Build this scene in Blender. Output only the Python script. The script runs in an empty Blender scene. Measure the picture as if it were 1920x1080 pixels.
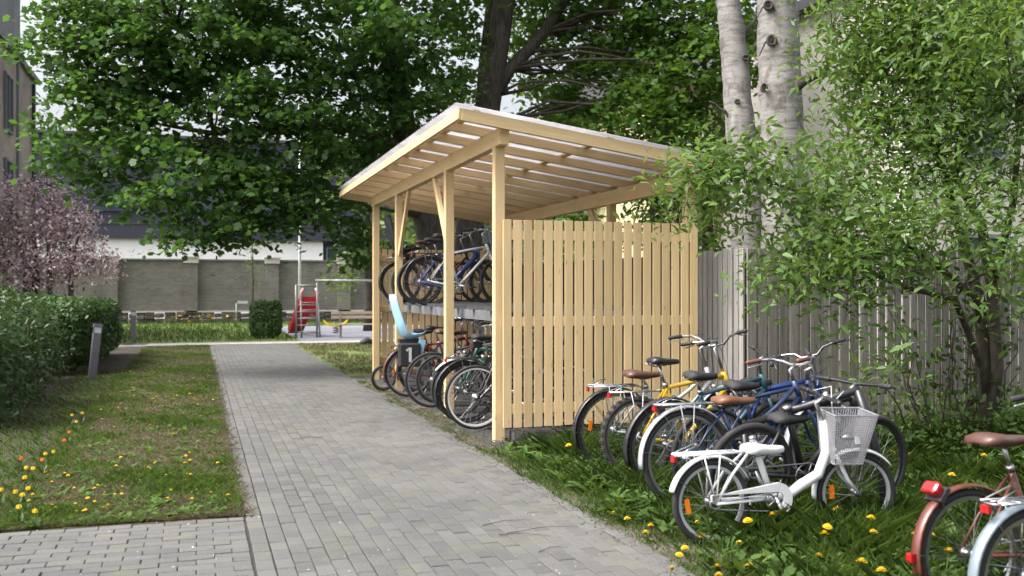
import bpy, bmesh, math, random
import numpy as np
from mathutils import Vector, Matrix
random.seed(7); RNG = np.random.default_rng(11)
S = bpy.context.scene
COL = S.collection
rad = math.radians
# ------------------------------------------------------------------ camera, sky, sun, exposure
TH = math.atan(588/1867.0); CT, ST = math.cos(TH), math.sin(TH); H = 1.55; F = 1867.0
cd = bpy.data.cameras.new('camera'); cam = bpy.data.objects.new('camera', cd); COL.objects.link(cam)
cam.location = (0, 0, H); cam.rotation_euler = (rad(90), 0, -TH)
cd.sensor_width = 36; cd.lens = 36*F/1920; cd.shift_y = 5/1920; cd.clip_end = 600; cd.clip_start = .05
cd.dof.use_dof = True; cd.dof.focus_distance = 9.6; cd.dof.aperture_fstop = 2.4
S.camera = cam
SUN_EL, SUN_AZ = rad(52), rad(-96)          # azimuth measured from +Y towards +X
sd = Vector((math.sin(SUN_AZ)*math.cos(SUN_EL), math.cos(SUN_AZ)*math.cos(SUN_EL), math.sin(SUN_EL)))
W = bpy.data.worlds.new('World'); S.world = W; W.use_nodes = True
wn = W.node_tree; wn.nodes.clear()
sky = wn.nodes.new('ShaderNodeTexSky'); sky.sky_type = 'NISHITA'; sky.sun_disc = False
sky.sun_elevation = SUN_EL; sky.sun_rotation = SUN_AZ
sky.air_density = 1.0; sky.dust_density = 8; sky.ozone_density = .6
wb_ = wn.nodes.new('ShaderNodeBackground'); wb_.inputs['Strength'].default_value = .15
wo = wn.nodes.new('ShaderNodeOutputWorld')
hs = wn.nodes.new('ShaderNodeHueSaturation'); hs.inputs['Saturation'].default_value = .38      # thin white cloud veil
wn.links.new(sky.outputs[0], hs.inputs['Color']); wn.links.new(hs.outputs[0], wb_.inputs[0]); wn.links.new(wb_.outputs[0], wo.inputs[0])
sl = bpy.data.lights.new('sun', 'SUN'); sl.energy = 1.0; sl.angle = rad(22); sl.color = (1, .97, .93)
so = bpy.data.objects.new('sun', sl); COL.objects.link(so)
so.rotation_euler = (-sd).to_track_quat('-Z', 'Y').to_euler()
S.view_settings.view_transform = 'Standard'; S.view_settings.look = 'None'
S.view_settings.exposure = 1.4; S.view_settings.gamma = 1
S.cycles.use_denoising = True
S.cycles.max_bounces = 7; S.cycles.diffuse_bounces = 4; S.cycles.glossy_bounces = 3
S.cycles.transmission_bounces = 6; S.cycles.transparent_max_bounces = 8
S.cycles.caustics_reflective = False; S.cycles.caustics_refractive = False
S.cycles.sample_clamp_indirect = 6

# ------------------------------------------------------------------ helpers: survey of the place
def P(u, v, Z):
    """surveyed sight line (u,v) at distance Z -> place coordinates"""
    X = (u-960)/F*Z
    return Vector((X*CT+Z*ST, -X*ST+Z*CT, H-(v-545)*Z/F))
def proj(x, y, z):
    X = x*CT-y*ST; Z = x*ST+y*CT
    return 960+F*X/Z, 545-F*(z-H)/Z, Z

# ------------------------------------------------------------------ materials
def newmat(name):
    m = bpy.data.materials.new(name); m.use_nodes = True
    nt = m.node_tree; b = nt.nodes['Principled BSDF']
    return m, nt, b
def N(nt, t, **k):
    n = nt.nodes.new(t)
    for a, v in k.items():
        if a in n.inputs: n.inputs[a].default_value = v
        else: setattr(n, a, v)
    return n
def rnd_node(nt):
    oi = N(nt, 'ShaderNodeObjectInfo'); ge = N(nt, 'ShaderNodeNewGeometry')
    ad = N(nt, 'ShaderNodeMath', operation='ADD'); fr = N(nt, 'ShaderNodeMath', operation='FRACT')
    nt.links.new(oi.outputs['Random'], ad.inputs[0]); nt.links.new(ge.outputs['Random Per Island'], ad.inputs[1])
    nt.links.new(ad.outputs[0], fr.inputs[0]); return fr.outputs[0]
def ramp(nt, src, stops):
    r = N(nt, 'ShaderNodeValToRGB'); e = r.color_ramp.elements
    while len(e) < len(stops): e.new(.5)
    for i, (p, c) in enumerate(stops): e[i].position = p; e[i].color = (*c, 1)
    nt.links.new(src, r.inputs[0]); return r.outputs[0]
def mixc(nt, fac, a, b, mode='MIX'):
    m = N(nt, 'ShaderNodeMix', data_type='RGBA', blend_type=mode)
    for i, s in ((0, fac), (6, a), (7, b)):
        if isinstance(s, (int, float)): m.inputs[i].default_value = s
        elif isinstance(s, tuple): m.inputs[i].default_value = (*s, 1)
        else: nt.links.new(s, m.inputs[i])
    return m.outputs[2]
def coords(nt, kind='Object', scale=(1, 1, 1), rnd=False):
    tc = N(nt, 'ShaderNodeTexCoord'); mp = N(nt, 'ShaderNodeMapping'); mp.inputs['Scale'].default_value = scale
    if kind == 'World':
        ge = N(nt, 'ShaderNodeNewGeometry'); nt.links.new(ge.outputs['Position'], mp.inputs[0])
    else:
        src = tc.outputs[kind]
        if rnd:
            oi = N(nt, 'ShaderNodeObjectInfo'); vm = N(nt, 'ShaderNodeVectorMath', operation='SCALE')
            vm.inputs[0].default_value = (37, 53, 71); nt.links.new(oi.outputs['Random'], vm.inputs['Scale'])
            va = N(nt, 'ShaderNodeVectorMath', operation='ADD')
            nt.links.new(src, va.inputs[0]); nt.links.new(vm.outputs[0], va.inputs[1]); src = va.outputs[0]
        nt.links.new(src, mp.inputs[0])
    return mp.outputs[0]
def noise(nt, co, scale, detail=4, rough=.55):
    n = N(nt, 'ShaderNodeTexNoise'); n.inputs['Scale'].default_value = scale
    n.inputs['Detail'].default_value = detail; n.inputs['Roughness'].default_value = rough
    nt.links.new(co, n.inputs['Vector']); return n.outputs[0]
def bump(nt, b, src, strength=.3, dist=.01):
    bp = N(nt, 'ShaderNodeBump'); bp.inputs['Strength'].default_value = strength; bp.inputs['Distance'].default_value = dist
    nt.links.new(src, bp.inputs['Height']); nt.links.new(bp.outputs[0], b.inputs['Normal'])
def paint(name, col, rough=.4, metal=0, dirt=.25, scale=14, var=0, coat=0):
    m, nt, b = newmat(name)
    n = noise(nt, coords(nt, 'Object', rnd=True), scale, 5)
    dc = tuple(c*.45+.03 for c in col)
    f = ramp(nt, n, [(.48, (0, 0, 0)), (.8, (dirt,)*3)])
    c = mixc(nt, f, col, dc)
    nt.links.new(c, b.inputs['Base Color'])
    b.inputs['Metallic'].default_value = metal
    nt.links.new(ramp(nt, n, [(.3, (rough*.8,)*3), (.75, (min(1, rough*1.5),)*3)]), b.inputs['Roughness'])
    b.inputs['Coat Weight'].default_value = coat
    return m
def wood(name, c1, c2, axis, var=.25, rough=.65, knots=True, streak=(.4, .65)):
    m, nt, b = newmat(name)
    sc = [22, 22, 22]; sc[axis] = 1.1
    co = coords(nt, 'Object', tuple(sc), rnd=True)
    n = noise(nt, co, 1.6, 6, .6)
    c = ramp(nt, n, [(streak[0], c1), (streak[1], c2)])
    sc2 = [3, 3, 3]; sc2[axis] = .8
    n2 = noise(nt, coords(nt, 'Object', tuple(sc2), rnd=True), 1.5, 3)
    c = mixc(nt, ramp(nt, n2, [(.4, (0, 0, 0)), (.75, (.45,)*3)]), c, tuple(x*.8 for x in c2))
    if knots:
        sk = [9, 9, 9]; sk[axis] = 2.6
        vo = N(nt, 'ShaderNodeTexVoronoi'); vo.inputs['Scale'].default_value = 1
        nt.links.new(coords(nt, 'Object', tuple(sk), rnd=True), vo.inputs['Vector'])
        c = mixc(nt, ramp(nt, vo.outputs['Distance'], [(.035, (.6,)*3), (.1, (0, 0, 0))]), c, tuple(x*.38 for x in c2))
    r = rnd_node(nt)
    c = mixc(nt, 1.0, c, ramp(nt, r, [(0, (1-var,)*3), (1, (1, 1, 1))]), 'MULTIPLY')
    nt.links.new(c, b.inputs['Base Color']); b.inputs['Roughness'].default_value = rough
    bump(nt, b, n, .25, .004)
    return m
def leafmat(name, c1, c2, trans=.35, tcol=None, rough=.45):
    m, nt, b = newmat(name)
    r = rnd_node(nt)
    n = noise(nt, coords(nt, 'World'), .55, 2)
    c = ramp(nt, r, [(0, c1), (.75, c2), (1, tuple(min(1, x*1.25) for x in c2))])
    c = mixc(nt, ramp(nt, n, [(.35, (0, 0, 0)), (.65, (.35,)*3)]), c, tuple(x*.75 for x in c1))
    nt.links.new(c, b.inputs['Base Color']); b.inputs['Roughness'].default_value = rough
    b.inputs['Specular IOR Level'].default_value = .35 if rough < .6 else .12
    t = N(nt, 'ShaderNodeBsdfTranslucent')
    tc = tcol or (c2[0]*1.6, c2[1]*1.45, c2[2]*.7)
    nt.links.new(mixc(nt, .7, c, tc), t.inputs[0])
    ms = N(nt, 'ShaderNodeMixShader'); ms.inputs[0].default_value = trans
    nt.links.new(b.outputs[0], ms.inputs[1]); nt.links.new(t.outputs[0], ms.inputs[2])
    nt.links.new(ms.outputs[0], nt.nodes['Material Output'].inputs[0])
    return m
def ground_mat(name, stops, scale=1.2, fine=40, bs=.6, stops2=None, dist=.03):
    m, nt, b = newmat(name)
    co = coords(nt, 'World')
    n = noise(nt, co, scale, 6, .6); n2 = noise(nt, co, fine, 4, .7)
    c = ramp(nt, n, stops)
    c = mixc(nt, 1.0, c, ramp(nt, n2, [(.25, (.45,)*3), (.5, (1, 1, 1)), (.8, (1.5,)*3)]), 'MULTIPLY')
    if stops2: c = mixc(nt, ramp(nt, noise(nt, co, scale*2.7, 4), [(.5, (0,)*3), (.62, (1,)*3)]), c, stops2)
    nt.links.new(c, b.inputs['Base Color']); b.inputs['Roughness'].default_value = .95
    b.inputs['Specular IOR Level'].default_value = .15
    bump(nt, b, n2, bs, dist); return m
M = {}
PW1, PW2 = (.77, .575, .325), (.70, .505, .265)
for i, a in enumerate('xyz'): M['pine_'+a] = wood('pine_'+a, PW1, PW2, i, .24)
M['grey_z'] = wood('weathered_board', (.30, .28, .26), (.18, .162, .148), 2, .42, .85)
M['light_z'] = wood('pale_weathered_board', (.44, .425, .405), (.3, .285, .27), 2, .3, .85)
M['shaded_brown_z'] = wood('shaded_brown_board', (.085, .068, .055), (.045, .036, .03), 2, .35, .85)  # brown board with the shelter's shade painted into its tone
M['grey_x'] = wood('weathered_rail', (.2, .19, .175), (.12, .11, .1), 0, .3, .85)
M['dark_wood'] = wood('bench_wood', (.45, .38, .3), (.3, .24, .18), 0, .2, .7)
M['leaf_maple'] = leafmat('maple_leaf', (.042, .098, .028), (.075, .16, .042), .52)
M['leaf_maple2'] = leafmat('maple_leaf_light', (.05, .12, .025), (.11, .21, .04), .45)
M['leaf_elder'] = leafmat('elder_leaf', (.068, .138, .036), (.14, .235, .062), .42)
M['leaf_hedge'] = leafmat('hedge_leaf', (.022, .056, .013), (.054, .115, .024), .22)
M['leaf_grey'] = leafmat('grey_shrub_leaf', (.028, .06, .022), (.072, .125, .046), .2)
M['leaf_far'] = leafmat('far_leaf', (.06, .12, .025), (.13, .21, .05), .4)
M['leaf_vine'] = leafmat('vine_leaf', (.03, .06, .015), (.065, .11, .025), .3)
M['blossom'] = leafmat('blossom', (.36, .27, .295), (.64, .53, .555), .32, (.7, .45, .5))
M['leaf_bronze'] = leafmat('bronze_leaf', (.07, .05, .045), (.13, .11, .075), .2)
M['grass'] = leafmat('grass_blade', (.042, .09, .021), (.098, .165, .042), .34, rough=.65)
M['grass_dry'] = leafmat('dry_grass_blade', (.085, .08, .04), (.18, .155, .085), .2, (.24, .21, .11))
M['petal'] = paint('dandelion_petal', (.74, .5, .012), .6, dirt=.15)
M['petal_orange'] = paint('tulip_orange', (.85, .25, .02), .5, dirt=.1)
M['petal_yellow'] = paint('tulip_yellow', (.85, .62, .04), .5, dirt=.1)
M['ground'] = ground_mat('ground', [(.3, (.10, .085, .055)), (.5, (.11, .115, .045)), (.7, (.07, .105, .03))], .9, 30)
M['soil'] = ground_mat('soil', [(.3, (.05, .042, .034)), (.55, (.085, .075, .06)), (.62, (.06, .065, .035)), (.78, (.11, .1, .085))], 1.6, 45, 1.0)
M['dust'] = ground_mat('dust', [(.3, (.10, .085, .065)), (.46, (.15, .132, .108)), (.56, (.085, .082, .045)), (.75, (.13, .118, .095))], 2.2, 60, .8)
M['lawn'] = ground_mat('lawn_ground', [(.3, (.12, .097, .067)), (.45, (.09, .08, .045)), (.6, (.068, .07, .032)), (.75, (.11, .092, .057))], 1.4, 55, .8)
M['farlawn'] = ground_mat('far_lawn', [(.3, (.15, .17, .06)), (.55, (.11, .16, .045)), (.75, (.2, .18, .09))], .5, 12, .5)
M['gravel'] = ground_mat('gravel', [(.3, (.075, .073, .072)), (.6, (.125, .12, .115)), (.8, (.16, .15, .135))], 7, 75, 1.0)
M['joint'] = ground_mat('joint_sand', [(.3, (.05, .048, .042)), (.6, (.075, .071, .06))], 5, 80, .6)
M['asphalt'] = ground_mat('play_surface', [(.3, (.18, .185, .21)), (.6, (.24, .245, .28))], .7, 20, .3)
M['crosspath'] = ground_mat('cross_path', [(.3, (.36, .35, .33)), (.6, (.44, .43, .41))], .9, 30, .3)
def paver_mat():
    m, nt, b = newmat('concrete_paver')
    r = rnd_node(nt); co = coords(nt, 'World')
    c = ramp(nt, r, [(0, (.086, .0865, .0865)), (.5, (.102, .1022, .102)), (1, (.117, .117, .116))])
    n = noise(nt, co, .55, 5, .6)
    c = mixc(nt, 1.0, c, ramp(nt, n, [(.3, (.74, .75, .76)), (.6, (1.1, 1.08, 1.05))]), 'MULTIPLY')
    n1 = noise(nt, co, 3.2, 4, .6)
    c = mixc(nt, ramp(nt, n1, [(.52, (0,)*3), (.7, (.55,)*3)]), c, (.125, .13, .085))
    n2 = noise(nt, co, 90, 3, .7)
    c = mixc(nt, 1.0, c, ramp(nt, n2, [(.3, (.72,)*3), (.6, (1.1,)*3)]), 'MULTIPLY')
    nt.links.new(c, b.inputs['Base Color']); b.inputs['Roughness'].default_value = .85
    bump(nt, b, n2, .35, .003); return m
M['paver'] = paver_mat()
M['kerb'] = ground_mat('kerb_stone', [(.3, (.34, .33, .31)), (.6, (.42, .41, .39))], 3, 50, .4)
def brick_mat(name, c1, c2, mortar, sc=1.0):
    m, nt, b = newmat(name)
    ge = N(nt, 'ShaderNodeNewGeometry'); sp = N(nt, 'ShaderNodeSeparateXYZ'); nt.links.new(ge.outputs['Position'], sp.inputs[0])
    ad = N(nt, 'ShaderNodeMath', operation='ADD'); nt.links.new(sp.outputs[0], ad.inputs[0]); nt.links.new(sp.outputs[1], ad.inputs[1])
    cb = N(nt, 'ShaderNodeCombineXYZ'); nt.links.new(ad.outputs[0], cb.inputs[0]); nt.links.new(sp.outputs[2], cb.inputs[1])
    br = N(nt, 'ShaderNodeTexBrick'); br.inputs['Scale'].default_value = sc
    br.inputs['Brick Width'].default_value = .26; br.inputs['Row Height'].default_value = .085
    br.inputs['Mortar Size'].default_value = .01
    br.inputs['Color1'].default_value = (*c1, 1); br.inputs['Color2'].default_value = (*c2, 1); br.inputs['Mortar'].default_value = (*mortar, 1)
    nt.links.new(cb.outputs[0], br.inputs['Vector'])
    n = noise(nt, ge.outputs['Position'], .8, 5)
    c = mixc(nt, 1.0, br.outputs[0], ramp(nt, n, [(.3, (.75,)*3), (.65, (1.15,)*3)]), 'MULTIPLY')
    nt.links.new(c, b.inputs['Base Color']); b.inputs['Roughness'].default_value = .9
    bump(nt, b, br.outputs[1], -.4, .01); return m
M['brickgrey'] = brick_mat('grey_brick', (.165, .152, .142), (.115, .106, .1), (.2, .192, .18))
M['brickleft'] = brick_mat('buff_brick', (.36, .29, .25), (.29, .225, .195), (.2, .18, .165))
M['white_render'] = paint('white_render', (.86, .86, .88), .8, dirt=.1, scale=1)
M['navy_clad'] = paint('navy_cladding', (.035, .037, .065), .6, dirt=.2, scale=1)
M['grey_clad'] = paint('grey_cladding', (.16, .165, .175), .7, dirt=.2, scale=1)
M['cream'] = paint('cream_plaster', (.62, .54, .34), .85, dirt=.2, scale=1)
M['pale_wall'] = paint('pale_plaster', (.48, .45, .43), .85, dirt=.25, scale=1)
M['glass'] = paint('window_glass', (.05, .07, .09), .08, dirt=.1, scale=2)
M['stone'] = ground_mat('rubble_stone', [(.3, (.055, .053, .05)), (.6, (.12, .115, .105))], 3, 18, 1.0)
M['roofdark'] = paint('roof_metal', (.06, .06, .065), .5, dirt=.2, scale=2)
def bark_mat(name, c1, c2, sc=(9, 9, 2)):
    m, nt, b = newmat(name); co = coords(nt, 'Object', sc); n = noise(nt, co, 2, 6, .65)
    nt.links.new(ramp(nt, n, [(.35, c1), (.65, c2)]), b.inputs['Base Color']); b.inputs['Roughness'].default_value = .95
    bump(nt, b, n, .8, .03); return m
M['bark'] = bark_mat('dark_bark', (.035, .03, .026), (.1, .086, .074))
M['stem'] = bark_mat('twig_bark', (.035, .028, .022), (.085, .07, .055))
def birch_mat():
    m, nt, b = newmat('birch_bark')
    n = noise(nt, coords(nt, 'Object', (2.6, 2.6, 12)), 1.9, 7, .72)
    c = ramp(nt, n, [(.30, (.04, .036, .033)), (.41, (.15, .14, .132)), (.53, (.235, .225, .218)), (.75, (.31, .3, .293))])
    n3 = noise(nt, coords(nt, 'Object', (4, 4, 2.2)), 1.6, 5, .65)
    c = mixc(nt, ramp(nt, n3, [(.53, (0,)*3), (.64, (.85,)*3)]), c, (.10, .09, .08))
    n4 = noise(nt, coords(nt, 'Object', (1, 1, 1)), .9, 3)
    c = mixc(nt, 1.0, c, ramp(nt, n4, [(.35, (.72,)*3), (.6, (1.0,)*3)]), 'MULTIPLY')
    nt.links.new(c, b.inputs['Base Color']); b.inputs['Roughness'].default_value = .85
    bump(nt, b, n, .4, .01); return m
M['birch'] = birch_mat()
# bicycle materials
M['tyre'] = paint('tyre_rubber', (.018, .018, .019), .8, dirt=.5, scale=9)
M['tyre_knob'] = paint('tyre_rubber_dusty', (.035, .033, .03), .9, dirt=.5, scale=20)
M['chrome'] = paint('chrome', (.42, .42, .43), .24, 1, .35, 18)
M['alu'] = paint('aluminium', (.38, .38, .39), .38, 1, .3, 12)
M['steel'] = paint('galvanised_steel', (.3, .31, .33), .5, .8, .3, 6)
M['black'] = paint('black_paint', (.014, .014, .017), .35, 0, .4, 16, coat=.2)
M['blackp'] = paint('black_plastic', (.02, .02, .022), .6, 0, .35, 16)
M['white'] = paint('white_paint', (.62, .64, .66), .3, 0, .3, 12, coat=.2)
M['silver'] = paint('silver_paint', (.4, .42, .45), .38, .25, .35, 12)
M['yellow'] = paint('yellow_paint', (.55, .33, .012), .35, 0, .25, 12, coat=.3)
M['blue'] = paint('blue_paint', (.01, .035, .17), .3, 0, .25, 12, coat=.4)
M['navy'] = paint('navy_paint', (.012, .024, .075), .3, 0, .25, 12, coat=.4)
M['teal'] = paint('teal_paint', (.02, .075, .1), .35, 0, .25, 12, coat=.3)
M['red'] = paint('red_paint', (.2, .014, .012), .35, 0, .3, 12, coat=.3)
M['copper'] = paint('copper_paint', (.13, .038, .026), .34, .15, .4, 10, coat=.4)
M['paleblue'] = paint('pale_blue_paint', (.2, .25, .29), .3, .15, .4, 10, coat=.4)
M['green'] = paint('green_paint', (.02, .12, .09), .35, 0, .25, 12)
M['orange'] = paint('orange_reflector', (.85, .2, .01), .25, dirt=.15)
M['redlens'] = paint('red_lens', (.36, .006, .01), .2, dirt=.25, coat=.5)
M['leather'] = paint('brown_leather', (.16, .065, .035), .42, 0, .5, 10, coat=.15)
M['leather_d'] = paint('dark_brown_leather', (.085, .038, .028), .4, 0, .4, 10, coat=.15)
M['rubberb'] = paint('brown_grip', (.13, .05, .035), .6, dirt=.3)
M['seatblue'] = paint('pale_blue_plastic', (.32, .55, .72), .45, dirt=.2, scale=5)
M['spoke'] = paint('spoke_steel', (.2, .2, .21), .45, .8, .3, 8)
M['wire'] = paint('wire_basket', (.3, .3, .33), .45, .3, .2, 14)
M['bollard'] = paint('bollard_metal', (.16, .16, .185), .5, .4, .25, 5)
M['lens'] = paint('bollard_lens', (.62, .62, .66), .3, dirt=.1)
M['slide'] = paint('slide_red', (.42, .012, .02), .35, dirt=.2, scale=3)
M['pink'] = paint('slide_pink', (.7, .42, .45), .5, dirt=.2, scale=3)
M['galv'] = paint('play_frame_steel', (.26, .26, .25), .5, .5, .3, 4)
M['lime'] = paint('yellow_plastic', (.75, .55, .03), .5, dirt=.2, scale=3)
def sheet_mat():
    m, nt, b = newmat('roof_sheet')
    n = noise(nt, coords(nt, 'World', (1, 1, 1)), 2.5, 5)
    c = ramp(nt, n, [(.3, (.5, .49, .51)), (.7, (.64, .63, .65))])
    nt.links.new(c, b.inputs['Base Color']); b.inputs['Roughness'].default_value = .35
    t = N(nt, 'ShaderNodeBsdfTranslucent'); nt.links.new(c, t.inputs[0])
    ms = N(nt, 'ShaderNodeMixShader'); ms.inputs[0].default_value = .85
    nt.links.new(b.outputs[0], ms.inputs[1]); nt.links.new(t.outputs[0], ms.inputs[2])
    nt.links.new(ms.outputs[0], nt.nodes['Material Output'].inputs[0]); return m
M['sheet'] = sheet_mat()

# ------------------------------------------------------------------ mesh helpers
def link(name, me, mat, parent=None, loc=None, rot=None):
    o = bpy.data.objects.new(name, me); COL.objects.link(o)
    if mat is not None and not me.materials: me.materials.append(M[mat] if isinstance(mat, str) else mat)
    if parent is not None: o.parent = parent
    if loc is not None: o.location = loc
    if rot is not None: o.rotation_euler = rot
    return o
def tag(o, label=None, cat=None, group=None, kind=None):
    if label: o['label'] = label
    if cat: o['category'] = cat
    if group: o['group'] = group
    if kind: o['kind'] = kind
    return o
def empty(name, loc=(0, 0, 0), rot=(0, 0, 0)):
    o = bpy.data.objects.new(name, None); COL.objects.link(o); o.location = loc; o.rotation_euler = rot
    o.empty_display_size = .1; return o
class MB:
    def __init__(s): s.v = []; s.f = []
    def add(s, vs, fs):
        k = len(s.v); s.v += [tuple(v) for v in vs]; s.f += [tuple(i+k for i in f) for f in fs]; return s
    def box(s, c, d, R=None):
        c = Vector(c); h = Vector(d)/2; vs = []
        for z in (-1, 1):
            for y in (-1, 1):
                for x in (-1, 1):
                    p = Vector((x*h.x, y*h.y, z*h.z)); vs.append(c+(R @ p if R else p))
        return s.add(vs, [(0, 2, 3, 1), (4, 5, 7, 6), (0, 1, 5, 4), (2, 6, 7, 3), (0, 4, 6, 2), (1, 3, 7, 5)])
    def tube(s, pts, r, n=8, closed=False, cap=True):
        pts = [Vector(p) for p in pts]; m = len(pts)
        rs = r if isinstance(r, (list, tuple)) else [r]*m
        vs = []; up = None
        for i, p in enumerate(pts):
            if closed: t = pts[(i+1) % m]-pts[i-1]
            else: t = pts[min(i+1, m-1)]-pts[max(i-1, 0)]
            if t.length < 1e-9: t = Vector((0, 0, 1))
            t.normalize()
            if up is None: up = t.orthogonal().normalized()
            up = (up-t*up.dot(t))
            if up.length < 1e-6: up = t.orthogonal()
            up.normalize(); w = t.cross(up)
            for j in range(n):
                a = 2*math.pi*j/n; vs.append(p+(up*math.cos(a)+w*math.sin(a))*rs[i])
        fs = []
        for i in range(m if closed else m-1):
            for j in range(n):
                a, b = i*n+j, i*n+(j+1) % n; c, d = ((i+1) % m)*n+(j+1) % n, ((i+1) % m)*n+j
                fs.append((a, b, c, d))
        if not closed and cap: fs += [tuple(range(n))[::-1], tuple((m-1)*n+j for j in range(n))]
        return s.add(vs, fs)
    def loft(s, secs, closed=False, cap=True):
        n = len(secs[0]); m = len(secs); vs = [v for q in secs for v in q]; fs = []
        for i in range(m if closed else m-1):
            for j in range(n):
                fs.append((i*n+j, i*n+(j+1) % n, ((i+1) % m)*n+(j+1) % n, ((i+1) % m)*n+j))
        if cap and not closed: fs += [tuple(range(n))[::-1], tuple((m-1)*n+j for j in range(n))]
        return s.add(vs, fs)
    def mesh(s, name, smooth=False):
        me = bpy.data.meshes.new(name); me.from_pydata(s.v, [], s.f); me.update()
        if smooth: me.shade_smooth(); 
        return me
    def build(s, name, mat, parent=None, smooth=False, loc=None, rot=None):
        return link(name, s.mesh(name, smooth), mat, parent, loc, rot)
_cb = {}
def cbox(d, bev=.004):
    """chamfered board mesh, shared between alike boards"""
    k = (round(d[0], 3), round(d[1], 3), round(d[2], 3), bev)
    if k not in _cb:
        bm = bmesh.new(); bmesh.ops.create_cube(bm, size=1); bmesh.ops.scale(bm, vec=Vector(d), verts=bm.verts)
        bmesh.ops.bevel(bm, geom=bm.edges[:]+bm.verts[:], offset=bev, segments=1, affect='EDGES')
        me = bpy.data.meshes.new('board'); bm.to_mesh(me); bm.free(); _cb[k] = me
    return _cb[k]
def cboard(name, d, mat, parent, loc, rot=(0, 0, 0), bev=.004):
    me = cbox(d, bev)
    if me.materials and me.materials[0] != M[mat]:
        me = me.copy(); me.materials.clear()
    return link(name, me, mat, parent, loc, rot)
def np_mesh(name, V, k, smooth=False):
    """V: (n,k,3) array of n separate k-gons"""
    n = V.shape[0]; me = bpy.data.meshes.new(name)
    me.vertices.add(n*k); me.vertices.foreach_set('co', V.reshape(-1).astype(np.float32))
    me.loops.add(n*k); me.loops.foreach_set('vertex_index', np.arange(n*k, dtype=np.int32))
    me.polygons.add(n); me.polygons.foreach_set('loop_start', np.arange(0, n*k, k, dtype=np.int32))
    me.update(calc_edges=True)
    if smooth: me.shade_smooth()
    return me
def unit(a): return a/np.maximum(np.linalg.norm(a, axis=1, keepdims=True), 1e-9)
def leaves(cen, nor, size, tmpl, droop=.25, heading=None):
    """one polygon per leaf: tmpl (k,2) outline, bent down towards its tips"""
    n = len(cen); nor = unit(nor)
    r = RNG.normal(size=(n, 3)) if heading is None else heading
    t = unit(r-nor*np.sum(r*nor, 1, keepdims=True)); w = np.cross(nor, t)
    tm = np.asarray(tmpl); rr = np.sum(tm**2, 1)
    s = size[:, None, None]
    V = cen[:, None, :]+s*(t[:, None, :]*tm[None, :, 0, None]+w[:, None, :]*tm[None, :, 1, None]-nor[:, None, :]*(droop*rr)[None, :, None])
    return V
MAPLE = [(0, 0), (.18, -.34), (.42, -.26), (.45, -.52), (.72, -.3), (1.0, 0), (.72, .3), (.45, .52), (.42, .26), (.18, .34)]
MAPLE = [(x-.45, y) for x, y in MAPLE]
ELDER = [(-.5, 0), (-.1, -.16), (.02, -.45), (.2, -.2), (.55, 0), (.2, .2), (.02, .45), (-.1, .16)]
OVAL = [(-.5, 0), (-.2, -.22), (.2, -.2), (.55, 0), (.2, .2), (-.2, .22)]
LANCE = [(-.5, 0), (-.15, -.17), (.15, -.15), (.62, 0), (.15, .15), (-.15, .17)]
RHOMB = [(-.5, 0), (0, -.28), (.5, 0), (0, .28)]
def ball(n, c, r, flat=1.0, shell=.55):
    d = unit(RNG.normal(size=(n, 3))); q = (shell+(1-shell)*RNG.random((n, 1)))**1.0
    return np.asarray(c)+d*q*np.asarray(r)*np.array([1, 1, flat])
def crown_leaves(lobes, per, leaf, tmpl, spray=.55, flat=.35, up=.9, droop=.25, fill=26, vary=.65):
    """lobes of leafy sprays: each spray a flattened tuft of leaves at a twig's end"""
    out = []; sprays = []
    for (c, r, dens) in lobes:
        n = max(3, int(per*dens*r*r))
        sc = ball(n, c, (r, r, r*.8), 1, .35); sprays.append(sc)
        m = fill
        cen = np.repeat(sc, m, 0)+RNG.normal(size=(n*m, 3))*np.array([spray, spray, spray*flat])*.5
        off = cen-np.repeat(sc, m, 0)
        cen[:, 2] -= .35*np.sum(off[:, :2]**2, 1)/spray
        nor = RNG.normal(size=(n*m, 3))*.55+np.array([0, 0, up])+off*.5
        sz = leaf*(vary+(2-2*vary)*RNG.random(n*m))
        out.append(leaves(cen, nor, sz, tmpl, droop))
    return np.concatenate(out), np.concatenate(sprays)
def limb_path(a, b, sag=.1, n=6, wob=.06):
    a = Vector(a); b = Vector(b); L = (b-a).length; pts = []
    for i in range(n+1):
        t = i/n; p = a.lerp(b, t); p.z += math.sin(t*math.pi)*sag*L
        if 0 < i < n: p += Vector((random.uniform(-1, 1), random.uniform(-1, 1), random.uniform(-1, 1)))*wob*L*.5
        pts.append(p)
    return pts
def taper(r0, r1, n): return [r0+(r1-r0)*i/(n-1) for i in range(n)]

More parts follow.
